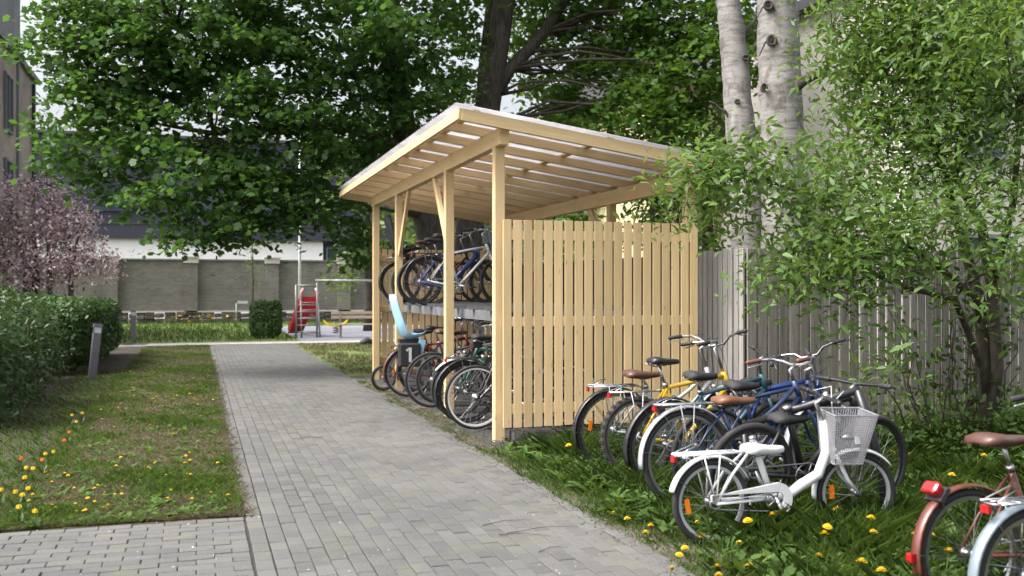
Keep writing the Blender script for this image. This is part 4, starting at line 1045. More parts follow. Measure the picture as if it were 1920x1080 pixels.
c = link('crown', np_mesh('crown', V, 10), 'leaf_maple2', t2); tag(c, kind='stuff')
T2 = [rel(p, o2) for p in (V3(868, 545+1.6*1867/21.6, 21.6), V3(880, 430, 21.6), V3(900, 300, 21.6), V3(917, 190, 21.6), V3(932, 100, 21.6), V3(945, 0, 21.6), V3(960, -150, 21.6), V3(985, -350, 21.6))]
mb = MB(); mb.tube(T2, [.33, .3, .28, .26, .24, .24, .18, .06], 12); mb.build('trunk', 'bark', t2, True)
T2b = [rel(p, o2) for p in (V3(925, 180, 21.6), V3(955, 130, 21.7), V3(990, 95, 21.8), V3(1020, 60, 21.9), V3(1060, 0, 22), V3(1120, -110, 22), V3(1180, -250, 22))]
mb = MB(); mb.tube(T2b, [.17, .15, .14, .13, .12, .09, .03], 10); mb.build('limb', 'bark', t2, True)
T2c = [rel(p, o2) for p in (V3(905, 240, 21.6), V3(912, 130, 21.9), V3(925, 0, 22.1), V3(915, -160, 22))]
mb = MB(); mb.tube(T2c, [.2, .19, .16, .1], 10); mb.build('limb', 'bark', t2, True)
mb = MB(); branches(mb, T2[3:]+T2b+T2c, sp2, 70, .045, .008); o = mb.build('twigs', 'bark', t2, True); tag(o, kind='stuff')
# trees beyond: fill greenery behind
def back_tree(u, vtop, Z, r, label, mat='leaf_far', dens=1.0, lobes=7, leaf=.24, vbot=420):
    base = P(u, 545, Z)-Vector((0, 0, H)); t = tag(empty('background_tree', base), label, 'tree', 'background trees')
    ztop = H+(545-vtop)*Z/F; zb = H+(545-vbot)*Z/F; rg = random.Random(u)
    lb_ = []
    for i in range(lobes):
        a = rg.uniform(0, 6.28); d = rg.uniform(.2, .75)*r; lb_.append(((math.cos(a)*d, math.sin(a)*d, zb+(ztop-zb)*(i+.5)/lobes), r*rg.uniform(.4, .6), dens))
    V, sp = crown_leaves(lb_, 16, leaf, OVAL, .7, .4, .8, .3, 14)
    c = link('crown', np_mesh('crown', V, 6), mat, t); tag(c, kind='stuff')
    mb = MB(); tp = [(0, 0, -.05), (.05, .03, zb*.6), (-.05, .1, (zb+ztop)/2), (.05, 0, ztop*.9)]; mb.tube(tp, [.2, .17, .12, .03], 8); 
    branches(mb, tp[1:], sp, 30, .05, .012); mb.build('trunk', 'bark', t, True)
back_tree(690, 230, 38, 2.6, 'bright green tree beyond the far end of the shelter roof', vbot=520)
back_tree(860, 260, 34, 2.2, 'light green tree seen through the shelter under its roof', vbot=560)
back_tree(1180, 180, 30, 3.0, 'leafy tree behind the shelter right of the forked maple', 'leaf_maple2', vbot=520)
back_tree(1235, 250, 21, 1.3, 'dense bright green tree between the shelter roof and the birches', 'leaf_maple2', vbot=480, leaf=.15, dens=2.2)
back_tree(1330, 210, 23, 1.5, 'leafy green tree just left of the birch trunks', 'leaf_maple2', vbot=470, leaf=.15, dens=1.3)
back_tree(1040, 250, 33, 2.4, 'low leafy tree behind the middle of the shelter', vbot=560)
# birches
def birch(label, pts, rads, stub):
    base = Vector(pts[0]); t = tag(empty('birch_tree', (base.x, base.y, 0)), label, 'tree', 'birches behind the fence')
    o = Vector((base.x, base.y, 0)); mb = MB(); n = 28; P_ = []; R_ = []
    for i in range((len(pts)-1)*8+1):
        k = min(i//8, len(pts)-2); f = i/8-k
        P_.append(Vector(pts[k]).lerp(Vector(pts[k+1]), f)-o+Vector((random.uniform(-.012, .012), random.uniform(-.012, .012), 0)))
        R_.append((rads[k]+(rads[k+1]-rads[k])*f)*(1+random.uniform(-.035, .035)))
    mb.tube(P_, R_, 18); mb.build('trunk', 'birch', t, True)
    for (p, q2, r0, r1) in stub:
        mb = MB(); mb.tube(limb_path(Vector(p)-o, Vector(q2)-o, .12, 6, .05), taper(r0, r1, 7), 9); mb.build('limb', 'bark', t, True)
    return t, o
b1, ob1 = birch('slimmer left birch trunk with pale bark rising behind the fence corner', [P(1408, 545+1.6*1867/12.6, 12.6), P(1402, 400, 12.6), P(1392, 270, 12.7), P(1378, 120, 12.8), P(1366, 0, 12.9), P(1350, -160, 13), P(1335, -420, 13.1)], [.24, .21, .185, .17, .15, .13, .09],
      [(P(1390, 250, 12.7), P(1330, 190, 12.6), .03, .01), (P(1378, 110, 12.8), P(1430, 20, 13), .04, .015)])
b2, ob2 = birch('thicker right birch trunk with dark knots and a broken limb stub', [P(1478, 545+1.6*1867/12.2, 12.2), P(1474, 430, 12.2), P(1472, 330, 12.2), P(1462, 150, 12.2), P(1457, 0, 12.2), P(1450, -160, 12.2), P(1440, -420, 12.3)], [.32, .3, .275, .25, .245, .22, .15],
      [(P(1470, 180, 12.05), P(1552, 138, 11.9), .085, .045)])
def knot(parent, o, u, v, Z, w, h, arms=True):
    """a dark branch scar: raised ring, plug and two drooping arms"""
    p = P(u, v, Z)-o; cd_ = Vector((ST, CT, 0)); rt = Vector((CT, -ST, 0)); mb = MB()
    ring = [p+rt*(w*math.cos(a))+Vector((0, 0, h*math.sin(a)))-cd_*.015 for a in [2*math.pi*i/14 for i in range(14)]]
    mb.tube(ring, w*.34, 6, closed=True); mb.loft([[p+rt*(w*.9*math.cos(a))+Vector((0, 0, h*.9*math.sin(a)))-cd_*d for a in [2*math.pi*i/10 for i in range(10)]] for d in (-.06, .012)])
    if arms:
        for s in (-1, 1): mb.tube([p+Vector((0, 0, h*1.1))-cd_*.012, p+rt*s*w*1.6-Vector((0, 0, h*.6))-cd_*.012+cd_*.01, p+rt*s*w*2.7-Vector((0, 0, h*3))+cd_*.03], [w*.22, w*.25, w*.08], 6)
    mb.build('branch_scar', 'bark', parent, True)
knot(b2, ob2, 1446, 76, 11.96, .05, .06); knot(b2, ob2, 1440, 10, 11.97, .045, .05); knot(b2, ob2, 1432, 165, 11.97, .035, .05, False)
knot(b2, ob2, 1490, 385, 11.93, .06, .1, False); knot(b2, ob2, 1470, 280, 11.93, .045, .03, False)
knot(b1, ob1, 1398, 108, 12.66, .04, .03); knot(b1, ob1, 1400, 255, 12.52, .035, .02, False); knot(b1, ob1, 1382, 190, 12.55, .03, .02, False)
# young box elder in front of the fence
e0 = P(1852, 830, 9.7); e0.z = 0
te = tag(empty('elder_shrub', e0), 'young light green leafy shrub spreading over the fence from the right', 'tree')
oe = Vector(e0)
L3 = [(1290, 320, 8.9, .32, 1.1), (1340, 300, 8.7, .34, 1.2), (1400, 300, 8.6, .36, 1.2), (1330, 385, 8.9, .25, .9), (1450, 330, 8.5, .3, 1), (1560, 270, 9.2, .3, .9), (1590, 190, 9.5, .35, .8), (1650, 240, 9.4, .5, .9), (1560, 90, 9.6, .3, .8), (1640, 60, 9.8, .55, .9), (1700, 110, 9.6, .8, .9),
      (1800, 60, 9.4, .9, .9), (1880, 160, 9, .7, .9), (1700, 0, 9.8, .9, .8), (1860, -40, 9.4, 1, .8), (1640, -90, 9.8, .6, .7), (1720, 240, 9.3, .5, .7), (1790, 200, 9.2, .5, .7), (1540, 400, 8.6, .45, 1.1), (1600, 330, 8.8, .4, .8), (1640, 430, 8.5, .5, 1.1), (1560, 480, 8.4, .42, 1.2), (1480, 490, 8.4, .36, 1.1), (1430, 510, 8.5, .2, 1),
      (1670, 490, 8.3, .38, .8), (1740, 440, 8.5, .5, .7), (1820, 400, 8.5, .5, .7), (1890, 470, 8.3, .45, .7), (1890, 330, 8.8, .45, .6), (1600, 560, 8.3, .22, .9), (1640, 690, 8.2, .2, 1), (1690, 660, 8.3, .16, .8), (1250, 345, 9.1, .14, .8), (1285, 420, 9.3, .13, .7), (1860, 540, 8.4, .3, .5), (1905, 50, 8.5, .6, .9),
      (1380, 390, 9.0, .18, .7), (1575, 330, 9.1, .35, .8), (1630, 150, 9.6, .5, .8), (1690, 330, 9.2, .45, .7), (1770, 310, 9.2, .45, .7), (1850, 250, 9.0, .5, .7), (1760, 130, 9.5, .6, .7), (1560, 20, 9.7, .35, .7), (1590, 620, 8.4, .13, .7)]
lob = [(rel(V3(u, v, Z), oe), r, d) for u, v, Z, r, d in L3]
V, sp3 = crown_leaves(lob, 200, .074, LANCE, .32, .7, .6, .6, 16, .35)
c = link('crown', np_mesh('crown', V, 6), 'leaf_elder', te); tag(c, kind='stuff')
stems = []
for pts, rr_ in (([(1852, 838, 9.7), (1848, 700, 9.6), (1835, 560, 9.5), (1800, 430, 9.4), (1760, 290, 9.3), (1720, 130, 9.5), (1690, 0, 9.6)], (.075, .065, .055, .045, .035, .028, .015)),
                 ([(1852, 838, 9.7), (1870, 690, 9.5), (1860, 540, 9.4), (1840, 420, 9.2), (1790, 330, 9.2), (1820, 190, 9.2), (1800, 40, 9.4)], (.06, .055, .05, .042, .034, .024, .012)),
                 ([(1846, 660, 9.58), (1830, 560, 9.45), (1760, 500, 9.0), (1660, 430, 8.8), (1560, 380, 8.7), (1440, 340, 8.7), (1330, 320, 8.8)], (.02, .036, .03, .024, .018, .012, .006)),
                 ([(1851, 790, 9.68), (1842, 690, 9.5), (1790, 560, 9), (1700, 540, 8.6), (1600, 500, 8.5), (1480, 500, 8.45)], (.02, .036, .03, .02, .013, .006)),
                 ([(1720, 130, 9.5), (1640, 90, 9.6), (1560, 50, 9.7)], (.02, .015, .007)), ([(1860, 540, 9.4), (1900, 380, 9), (1915, 200, 8.9), (1890, 50, 9)], (.04, .03, .02, .01))):
    pw = [rel(V3(*p), oe) for p in pts]
    if pts[0][1] > 800: pw[0] = (0, 0, -.03)
    mb = MB(); mb.tube(pw, list(rr_), 8); mb.build('stem', 'stem', te, True); stems += pw
mb = MB(); branches(mb, stems, sp3, 320, .012, .0025, .2); o = mb.build('twigs', 'stem', te, True); tag(o, kind='stuff')
# dark climber on the fence below
g0 = P(1790, 815, 9.9); g0.z = 0
tv = tag(empty('climbing_vine', g0), 'dark brownish climber tangled over the fence boards on the right', 'plant'); og = Vector(g0)
LV = [(1690, 700, 9.9, .28, .5), (1740, 640, 9.9, .35, .6), (1770, 740, 9.8, .35, .7), (1820, 640, 9.8, .4, .8), (1860, 720, 9.7, .4, .9), (1800, 560, 9.9, .35, .6), (1880, 580, 9.6, .4, .8), (1710, 770, 9.7, .3, .7), (1900, 800, 9.3, .35, .8), (1650, 770, 9.8, .2, .6)]
V, spv = crown_leaves([(rel(V3(u, v, Z), og), r, d) for u, v, Z, r, d in LV], 75, .075, OVAL, .3, .7, .4, .3, 14)
c = link('foliage', np_mesh('foliage', V, 6), 'leaf_vine', tv); tag(c, kind='stuff')
mb = MB()
for i in range(26):
    x = random.uniform(-.9, .9); mb.tube(limb_path((x*.5, random.uniform(-.1, .1), 0), (x+random.uniform(-.3, .3), random.uniform(-.1, .15), random.uniform(.8, 1.9)), .02, 6, .08), taper(.012, .003, 7), 5)
tag(mb.build('stems', 'stem', tv, True), kind='stuff')
# blossoming crab apple
c0 = P(95, 545, 28); c0.z = 0
tc_ = tag(empty('blossom_tree', c0), 'pink blossoming crab apple with several dark stems beside the brick building', 'tree'); oc = Vector(c0)
LC = [(20, 380, 27.5, .75, 1), (80, 370, 28, .7, 1), (60, 430, 27.6, .9, 1), (130, 430, 28, .85, 1), (20, 480, 27.5, .8, 1), (100, 490, 27.8, .85, 1), (165, 480, 28, .7, 1), (200, 490, 28, .35, 1), (140, 400, 28.5, .5, .9), (60, 345, 28, .35, .8), (-40, 440, 27.5, 1, .9), (120, 350, 28.2, .25, .7), (40, 530, 27.4, .5, .6), (120, 530, 27.8, .4, .5)]
lob = [(rel(V3(u, v, Z), oc), r, d) for u, v, Z, r, d in LC]
V, spc = crown_leaves(lob, 80, .1, OVAL, .42, .9, .3, .2, 18)
c = link('blossoms', np_mesh('blossoms', V, 6), 'blossom', tc_); tag(c, kind='stuff')
V, _ = crown_leaves(lob, 17, .1, OVAL, .42, .9, .3, .2, 16)
c = link('crown', np_mesh('crown', V, 6), 'leaf_bronze', tc_); tag(c, kind='stuff')
allst = []
for (ub, ut, vt) in ((48, 30, 400), (93, 90, 400), (133, 150, 420), (70, 60, 380)):
    a = V3(ub, 545, 28); a.z = -.05; bq = V3(ub, 520, 28); cq = V3(ut, vt, 28)
    pw = [rel(a, oc), rel(bq, oc), rel(cq, oc)]; mb = MB(); mb.tube(pw, [.085, .07, .025], 8); mb.build('stem', 'bark', tc_, True); allst += pw[1:]
mb = MB(); branches(mb, allst, spc, 60, .03, .006); o = mb.build('twigs', 'bark', tc_, True); tag(o, kind='stuff')
# ------------------------------------------------------------------ hedges and bush
def hedge(name, label, boxes, leaf, n, mat, rnd=.12, group=None, cat='hedge', stems=8):
    cx = sum(b[0]+b[3] for b in boxes)/2/len(boxes); cy = sum(b[1]+b[4] for b in boxes)/2/len(boxes)
    o = Vector((cx, cy, 0)); e = tag(empty(name, o), label, cat, group); out = []; vol = sum((b[3]-b[0]+b[5])*(b[4]-b[1]) for b in boxes)
    for (x0, y0, z0, x1, y1, z1) in boxes:
        m = int(n*(x1-x0+z1)*(y1-y0)/vol); q = RNG.random((m, 3))
        # points gather near the clipped faces
        ar = np.array([(y1-y0)*(z1-z0), (x1-x0)*(z1-z0), (x1-x0)*(y1-y0)*1.2]); axk = RNG.choice(3, m, p=ar/ar.sum()); dep = np.abs(RNG.normal(size=m))*.1*(RNG.random(m) > .1)+.02*RNG.random(m)
        side = (RNG.random(m) > .5) | (axk == 2); q[np.arange(m), axk] = np.where(side, 1-dep, dep)
        p = np.array([x0, y0, z0])+q*np.array([x1-x0, y1-y0, z1-z0])
        c_ = np.array([(x0+x1)/2, (y0+y1)/2, (z0+z1)/2]); hlf = np.array([x1-x0, y1-y0, z1-z0])/2
        d = (p-c_)/hlf; nn = d**5
        # round the corners
        ln = (np.sum(np.abs(d)**4, 1))**.25; p = c_+(d/np.maximum(ln, 1)[:, None])*hlf
        p += RNG.normal(size=p.shape)*rnd*.35+rnd*.8*np.sin(p[:, [1, 2, 0]]*3.1)*.5
        p[:, 2] = np.maximum(p[:, 2], .04)
        nor = nn+RNG.normal(size=p.shape)*.5+np.array([0, 0, .25])
        out.append(leaves(p-np.array(o), nor, leaf*(.6+.8*RNG.random(m)), OVAL, .2))
    V = np.concatenate(out); c = link('foliage', np_mesh('foliage', V, 6), mat, e); tag(c, kind='stuff')
    mb = MB()
    for (x0, y0, z0, x1, y1, z1) in boxes:
        for i in range(stems):
            a = Vector((random.uniform(x0+.2, x1-.2), random.uniform(y0+.2, y1-.2), 0))-o; b_ = a+Vector((random.uniform(-.25, .25), random.uniform(-.25, .25), z1*.85))
            mb.tube(limb_path(a, b_, .0, 5, .07), taper(.02, .006, 6), 5)
    tag(mb.build('stems', 'stem', e, True), kind='stuff')
hedge('clipped_hedge', 'clipped bright green box hedge behind the tilted bollard', [(-4.4, 19.2, .1, -1.72, 26.2, 1.38)], .085, 46000, 'leaf_hedge', .1, stems=40)
hedge('loose_shrub', 'loose grey-green shrub bank at the left edge nearest the camera', [(-5.2, 11.8, .05, -2.1, 15.6, 1.32), (-5.4, 15.2, .05, -2.35, 19.0, 1.42)], .08, 40000, 'leaf_grey', .42, cat='shrub', stems=24)
bx_ = P(500, 636, 31.8)
hedge('round_bush', 'clipped rounded bush with yellow-green top beside the play surface', [(bx_.x-.52, bx_.y-.1, .05, bx_.x+.5, bx_.y+.95, 1.24)], .07, 9000, 'leaf_hedge', .03, cat='bush', stems=14)
# slim sapling tied by the bush
q = P(473, 600, 40); q.z = 0; e = tag(empty('sapling', q), 'slim sapling with sparse yellow-green leaves against the brick wall', 'tree')
V, sps = crown_leaves([((0, 0, 2.6), .45, .7), ((.1, 0, 3.4), .35, .7), ((.3, 0, 1.9), .4, .6)], 60, .1, OVAL, .3, .8, .4, .3, 8)
c = link('crown', np_mesh('crown', V, 6), 'leaf_far', e); tag(c, kind='stuff')
mb = MB(); mb.tube([(0, 0, -.05), (.03, 0, 1.8), (0, 0, 3.6)], [.04, .03, .01], 6); branches(mb, [(0, 0, 1.2), (.03, 0, 1.8), (0, 0, 2.6)], sps, 14, .012, .004, .5); mb.build('trunk', 'stem', e, True)

# ================================================================== GRASS AND FLOWERS
def blades(name, pts, hgt, wid, mat, lean=.35, parent=None):
    n = len(pts); a = RNG.random(n)*2*math.pi; d = np.stack([np.cos(a), np.sin(a), np.zeros(n)], 1); s = np.stack([-d[:, 1], d[:, 0], np.zeros(n)], 1)
    h = hgt[:, None]; w = wid[:, None]; l = (RNG.random((n, 1))*2)*lean
    up = np.array([0, 0, 1.0])
    p = pts; V = np.stack([p-s*w, p+s*w, p+s*w*.7+up*h*.55+d*h*l*.35, p+up*h+d*h*l, p-s*w*.7+up*h*.55+d*h*l*.35], 1)
    o = link(name, np_mesh(name, V, 5), mat, parent); return o
def fld(x, y, k): return np.sin(x*k*1.3+1.7)*np.sin(y*k+.6)+.6*np.sin(x*k*2.9+y*k*2.1)+.4*np.sin(y*k*4.3-x*k*3.1+2)
def scatter(n, x0, x1, y0, y1, near=True):
    t = RNG.random(n); y = y0+(y1-y0)*(t**1.8 if near else t); x = x0+(x1-x0)*RNG.random(n); return x, y
x, y = scatter(46000, -1.35, PL-.12, YB+.05, YE); f = fld(x, y, 1.6); keep = f+RNG.normal(size=len(x))*.6 > .3; x, y, f = x[keep], y[keep], f[keep]
h = (.022+.02*RNG.random(len(x)))*(1+.7*np.clip(f, 0, 1.5)); z = np.full(len(x), .018)
tag(blades('lawn_grass', np.stack([x, y, z], 1), h, .0022+.0012*RNG.random(len(x))+y*.00012, 'grass', .7), 'short patchy green grass of the lawn strip', 'grass', kind='stuff')
x, y = scatter(46000, -1.4, PL-.12, YB+.05, YE); h = .015+.02*RNG.random(len(x)); z = np.full(len(x), .018)
tag(blades('dry_grass', np.stack([x, y, z], 1), h, .002+.001*RNG.random(len(x))+y*.00012, 'grass_dry', 1.2), 'dry straw-coloured grass of the lawn strip', 'grass', kind='stuff')
# verge by the bicycles: taller towards the fence
x, y = scatter(95000, PR+.06, 9.3, 3.0, 9.05, False); f = fld(x, y, 1.9); dd = np.clip((x-PR-.05)/.7, 0, 1)
keep = RNG.random(len(x)) < (.4+.6*dd)*(.55+.45*np.clip(f+.6, 0, 1)); x, y, dd, f = x[keep], y[keep], dd[keep], f[keep]
h = (.03+.17*dd*RNG.random(len(x)))*(1+.35*np.clip(f, -.5, 1)); z = np.full(len(x), .028)
tag(blades('verge_grass', np.stack([x, y, z], 1), h, .003+.0025*RNG.random(len(x)), 'grass', .8), 'long green grass around the parked bicycles', 'grass', kind='stuff')
# broad dandelion leaves in rosettes
n = 700; x, y = scatter(n, PR+.25, 6.5, 3.2, 9.0, False); m = 9
cx = np.repeat(x, m); cy = np.repeat(y, m); a = RNG.random(n*m)*6.28; s = .05+.06*RNG.random(n*m)
cen = np.stack([cx+np.cos(a)*s, cy+np.sin(a)*s, .03+.03+.06*RNG.random(n*m)], 1); hd = np.stack([np.cos(a), np.sin(a), np.full(n*m, .5)], 1)
nor = np.stack([-np.cos(a)*.6, -np.sin(a)*.6, np.ones(n*m)], 1)+RNG.normal(size=(n*m, 3))*.2
V = leaves(cen, nor, .11+.1*RNG.random(n*m), [(-.5, 0), (-.2, -.07), (0, -.1), (.1, -.07), (.25, -.13), (.5, 0), (.25, .13), (.1, .07), (0, .1), (-.2, .07)], .6, hd)
o = link('weed_leaves', np_mesh('weed_leaves', V, 10), 'grass'); tag(o, 'broad green weed leaves among the long grass', 'weeds', kind='stuff')
n = 420; x, y = scatter(n, -1.3, PL-.2, YB+.1, 22); m = 7
cx = np.repeat(x, m); cy = np.repeat(y, m); a = RNG.random(n*m)*6.28; s = .025+.03*RNG.random(n*m)
cen = np.stack([cx+np.cos(a)*s, cy+np.sin(a)*s, .025+.02*RNG.random(n*m)], 1); hd = np.stack([np.cos(a), np.sin(a), np.full(n*m, .3)], 1)
nor = np.stack([-np.cos(a)*.5, -np.sin(a)*.5, np.ones(n*m)], 1)+RNG.normal(size=(n*m, 3))*.2
V = leaves(cen, nor, .05+.05*RNG.random(n*m), OVAL, .5, hd); o = link('clover_leaves', np_mesh('clover_leaves', V, 6), 'grass'); tag(o, 'low leafy weeds in the lawn strip', 'weeds', kind='stuff')
# tall weeds against the fence
n = 5200; x = RNG.uniform(4.6, 9.2, n); y = RNG.uniform(8.2, 9.1, n)-(x > 6)*RNG.uniform(0, 3.6, n)*RNG.random(n); hh = (.06+.2*RNG.random(n)+.3*(x > 6.9)*RNG.random(n))*np.clip((x-4.2)/1.5, .3, 1)
V = leaves(np.stack([x, y, hh], 1), RNG.normal(size=(n, 3))*.6+np.array([0, 0, .8]), .04+.04*RNG.random(n), OVAL, .3)
o = link('nettle_leaves', np_mesh('nettle_leaves', V, 6), 'leaf_elder'); tag(o, 'leafy green weeds growing along the foot of the fence', 'weeds', kind='stuff')
# far lawn tufts
x = RNG.uniform(-8, 12, 9000); y = RNG.uniform(YE+2.1, 49, 9000); k = (x < 3) | (y > 44); x, y = x[k], y[k]
tag(blades('far_grass', np.stack([x, y, np.full(len(x), .01)], 1), .06+.09*RNG.random(len(x)), .012+.01*RNG.random(len(x)), 'grass', .6), 'sunlit grass before the brick wall', 'grass', kind='stuff')
x, y = scatter(9000, PR+.15, 6.3, 18.2, YE-.1, False); keep = fld(x, y, 1.2) > -.6; x, y = x[keep], y[keep]
tag(blades('rear_grass', np.stack([x, y, np.full(len(x), .02)], 1), .03+.05*RNG.random(len(x)), .006+.004*RNG.random(len(x)), 'grass_dry', .8), 'thin grass beyond the far end of the shelter', 'grass', kind='stuff')
# gravel pebbles under the shelter
n = 2600; mb = MB(); rg = random.Random(4)
for i in range(n):
    px, py = rg.uniform(PR+.12, 3.5), rg.uniform(9.1, 14.5)
    if rg.random() < .3: px, py = rg.uniform(PR+.1, 5.2), rg.uniform(9.1, 10.4)
    s = rg.uniform(.006, .016); a = rg.uniform(0, 6.28)
    vs = [(px+s*1.3*math.cos(a+k*1.57)*rg.uniform(.7, 1.1), py+s*math.sin(a+k*1.57)*rg.uniform(.7, 1.1), .03) for k in range(4)]+[(px, py, .034+s*.7)]
    mb.add(vs, [(0, 1, 4), (1, 2, 4), (2, 3, 4), (3, 0, 4)])
o = mb.build('gravel_stones', 'gravel'); tag(o, 'loose grey gravel stones under the shelter', 'gravel', kind='stuff')
# soil crumbs and grit creeping over the paving's right edge
mb = MB(); rg = random.Random(14)
for i in range(5200):
    py = 3.4+rg.random()**1.4*11; px = PR+.1-abs(rg.gauss(0, .1))+rg.uniform(0, .3); s = rg.uniform(.002, .008)*(1.3 if rg.random() < .1 else 1); a = rg.uniform(0, 6.28)
    vs = [(px+s*1.3*math.cos(a+k*1.57)*rg.uniform(.6, 1.2), py+s*math.sin(a+k*1.57)*rg.uniform(.6, 1.2), .021) for k in range(4)]+[(px, py, .024+s*.8)]
    mb.add(vs, [(0, 1, 4), (1, 2, 4), (2, 3, 4), (3, 0, 4)])
o = mb.build('soil_crumbs', 'dust'); tag(o, 'soil crumbs and grit along the right edge of the paving', 'soil', kind='stuff')
n = 2600; y = 3.4+RNG.random(n)**1.3*14; x = PR+.1-np.abs(RNG.normal(size=n)*.05)+RNG.random(n)*.22; k = fld(x*3, y, 2.0) > -.1; x, y = x[k], y[k]
tag(blades('edge_grass', np.stack([x, y, np.full(len(x), .018)], 1), .015+.04*RNG.random(len(x)), .002+.002*RNG.random(len(x)), 'grass', 1.1), 'grass tufts creeping over the paving edge', 'grass', kind='stuff')
n = 1600; y = YB+RNG.random(n)**1.3*16; x = PL-.11+np.abs(RNG.normal(size=n)*.03); 
tag(blades('lawn_edge_grass', np.stack([x, y, np.full(n, .016)], 1), .012+.03*RNG.random(n), .002+.0015*RNG.random(n), 'grass_dry', 1.1), 'dry grass hanging over the left paving edge', 'grass', kind='stuff')
# fallen petals, seeds and twigs on the paving
n = 420; x, y = scatter(n, -1.5, PR+.1, 4.5, 16); k = (x > PL) | (y < YB); x, y = x[k], y[k]; m_ = len(x)
V = leaves(np.stack([x, y, np.full(m_, .027)], 1), np.array([0, 0, 1.0])+RNG.normal(size=(m_, 3))*.15, .008+.016*RNG.random(m_)**2, RHOMB, .1)
o = link('fallen_petals', np_mesh('fallen_petals', V, 4), paint('fallen_petal', (.55, .52, .4), .8)); tag(o, 'pale petals and seeds scattered on the paving', 'litter', kind='stuff')
mb = MB()
for (u, v, dx, dy) in ((905, 985, .35, .06), (950, 1000, .5, .05), (990, 905, .2, -.1), (560, 822, .25, .02), (935, 1003, .3, -.12), (1010, 1035, .2, .05)):
    z = .03; Z = F*(H-z)/(v-545); p = P(u, v, Z); mb.tube([p, p+Vector((dx*.5, dy*.5+.04, .006)), p+Vector((dx, dy, 0))], [.0028, .0024, .0012], 5)
o = mb.build('fallen_twigs', 'stem'); tag(o, 'thin fallen twigs lying on the paving', 'twigs', kind='stuff')
# dandelions -----------------------------------------------------------
def dandelion_meshes(hh, rr, seed):
    rg = random.Random(seed); mb = MB(); n = 26
    for ring, (k, rad_, dz) in enumerate(((16, 1.0, 0), (13, .78, .45), (9, .45, .8))):
        for i in range(k):
            a = 2*math.pi*(i+rg.random()*.4)/k; w = .28
            d = Vector((math.cos(a), math.sin(a), 0)); s = Vector((-d.y, d.x, 0)); z = hh+rr*dz*.6
            mb.add([Vector((0, 0, hh+rr*.05)), d*rr*rad_*.6-s*rr*w*.6+Vector((0, 0, z+rr*.18)), d*rr*rad_+Vector((0, 0, z+rr*.12)), d*rr*rad_*.6+s*rr*w*.6+Vector((0, 0, z+rr*.18))], [(0, 1, 2, 3)])
    f = mb.mesh('flower_head'); f.materials.append(M['petal'])
    mb = MB(); mb.tube([(0, 0, 0), (rg.uniform(-.015, .015), rg.uniform(-.015, .015), hh*.5), (0, 0, hh)], [.003, .0028, .0028], 5); mb.tube([(0, 0, hh-.008), (0, 0, hh+rr*.1)], [rr*.15, rr*.4], 6)
    st = mb.mesh('stalk'); st.materials.append(M['grass']); return f, st
DM = [dandelion_meshes(h_, r_, i) for i, (h_, r_) in enumerate(((.12, .031), (.17, .033), (.21, .031), (.06, .026)))]
def dandelion(p, k, label, group, sc=1.0):
    f, s = DM[k]; e = empty('dandelion', p, (random.uniform(-.25, .25), random.uniform(-.3, .1), random.uniform(0, 6.28))); e.scale = (sc, sc, sc); tag(e, label, 'flower', group)
    for nm, me in (('stalk', s), ('flower_head', f)):
        o = bpy.data.objects.new(nm, me); COL.objects.link(o); o.parent = e
SPOT = [(1145, 900), (1172, 880), (1153, 962), (1178, 972), (1210, 998), (1222, 985), (1262, 1065), (1310, 978), (1318, 1003), (1289, 1026), (1272, 1038), (1340, 860), (1395, 973), (1412, 972), (1468, 963), (1462, 908), (1545, 1000), (1543, 980), (1565, 992), (1578, 952), (1618, 967), (1527, 998), (1642, 998), (1486, 1038), (1526, 1040), (1432, 1042), (1392, 1040), (1406, 1060), (1345, 1062), (1385, 1016), (1472, 1074), (1610, 1052), (1590, 1060), (1705, 995), (1742, 998), (1765, 1030), (1700, 882), (1842, 852), (1780, 888), (1704, 850), (1668, 845), (1075, 832), (1060, 830), (1350, 1078), (1660, 1070), (1640, 1020)]
for i, (u, v) in enumerate(SPOT):
    k = i % 3; hk = (.12, .17, .21, .06)[k]+.03
    Z = F*(H-hk)/(v-545); p = P(u, v, Z); p.z = .02
    if p.x < 3.0: k = 3; p = P(u, v, F*(H-.085)/(v-545)); p.z = .02
    if p.y > 9.1: p.y = 9.0
    dandelion(p, k, 'yellow dandelion blooming in the long grass around the parked bicycles', 'dandelions around the bicycles')
rg = random.Random(21); k = 0
while k < 120:
    y = YB+.4+(rg.random()**1.3)*13; x = rg.uniform(-1.25, PL-.2)
    if fld(np.array(x), np.array(y), .9)+rg.uniform(-.8, .8) < .0: continue
    dandelion((x, y, .015), 3, 'small yellow dandelion in the lawn strip left of the path', 'dandelions in the lawn strip', rg.uniform(.42, .7)); k += 1
for i in range(26):
    q = (rg.uniform(-1.6, 1.4), rg.uniform(37, 47), .0); dandelion(q, 2, 'yellow dandelion in the far lawn before the brick wall', 'dandelions in the far lawn', 2.2)
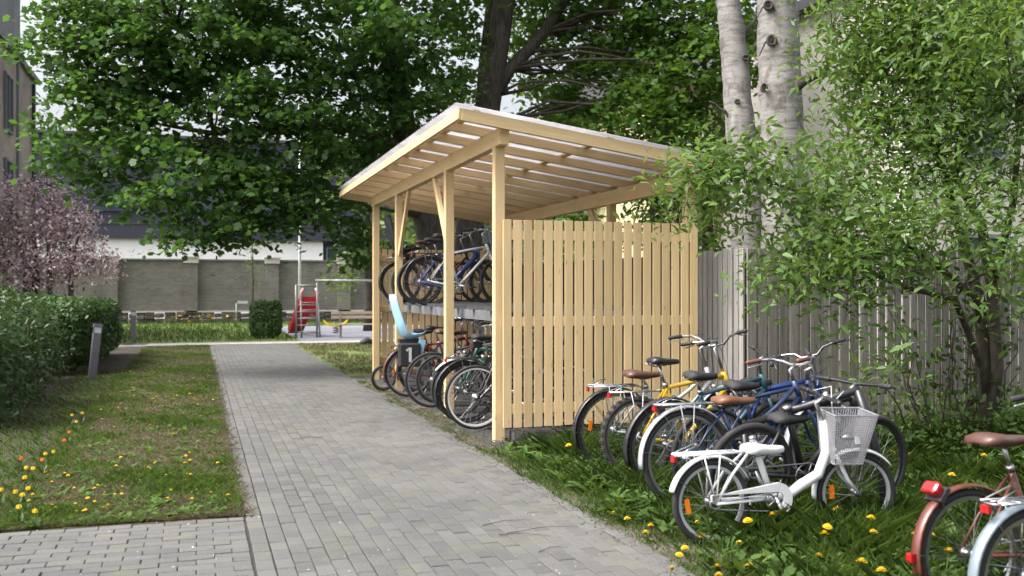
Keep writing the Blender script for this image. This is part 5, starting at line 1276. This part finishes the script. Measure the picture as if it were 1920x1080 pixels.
# tulips in the bed
TU = [(42, 857, 'o'), (45, 877, 'y'), (62, 878, 'y'), (48, 895, 'y'), (29, 921, 'y'), (47, 915, 'y'), (45, 927, 'y'), (38, 950, 'y'), (70, 957, 'y'), (82, 862, 'o'), (89, 850, 'y'), (102, 846, 'y'), (122, 825, 'o'), (128, 810, 'o'), (133, 778, 'y'), (154, 774, 'y'), (3, 917, 'y'), (140, 790, 'y')]
def tulip_mesh(mat):
    mb = MB()
    for i in range(6):
        a = i*math.pi/3; d = Vector((math.cos(a), math.sin(a), 0)); s = Vector((-d.y, d.x, 0)); R_ = .026 if i % 2 else .022
        mb.add([Vector((0, 0, .2)), d*R_*.8-s*.018+Vector((0, 0, .215)), d*R_-s*.016+Vector((0, 0, .24)), d*R_*.6+Vector((0, 0, .262)), d*R_+s*.016+Vector((0, 0, .24)), d*R_*.8+s*.018+Vector((0, 0, .215))], [(0, 1, 2, 3, 4, 5)])
    me = mb.mesh('petals'); me.materials.append(M[mat]); return me
mb = MB(); mb.tube([(0, 0, 0), (.008, 0, .1), (0, 0, .205)], .0035, 5); TS = mb.mesh('stalk'); TS.materials.append(M['grass'])
lv = []
for i in range(4):
    a = i*1.7; d = np.array([math.cos(a), math.sin(a), 0]); s = np.array([-d[1], d[0], 0]); up = np.array([0, 0, 1.0])
    lv.append([d*.005-s*.008, d*.005+s*.008, d*.05+s*.02+up*.09, d*.1+up*.16, d*.05-s*.02+up*.09])
TL = np_mesh('leaf_blades', np.array(lv), 5); TL.materials.append(M['leaf_hedge'])
TP = {'o': tulip_mesh('petal_orange'), 'y': tulip_mesh('petal_yellow')}
for (u, v, k) in TU:
    Z = F*(H-.14)/(v-545); p = P(u, v, Z); p.z = .01
    e = empty('tulip', p, (random.uniform(-.15, .15), random.uniform(-.15, .15), random.uniform(0, 6))); e.scale = (.62, .62, .55)
    tag(e, ('orange' if k == 'o' else 'yellow')+' tulip in the flower bed along the lawn strip', 'flower', ('orange' if k == 'o' else 'yellow')+' tulips in the bed')
    for nm, me in (('stalk', TS), ('leaf_blades', TL), ('petals', TP[k])):
        o = bpy.data.objects.new(nm, me); COL.objects.link(o); o.parent = e
n = 5200; x = -1.15-.95*RNG.random(n)**1.3; y = YB+.1+RNG.random(n)**1.3*13; pts = np.stack([x, y, np.full(n, .0)], 1)
tag(blades('bed_plants', pts, .02+.06*RNG.random(n), .004+.006*RNG.random(n), 'grass', 1.0), 'low green weeds in the flower bed', 'plants', kind='stuff')
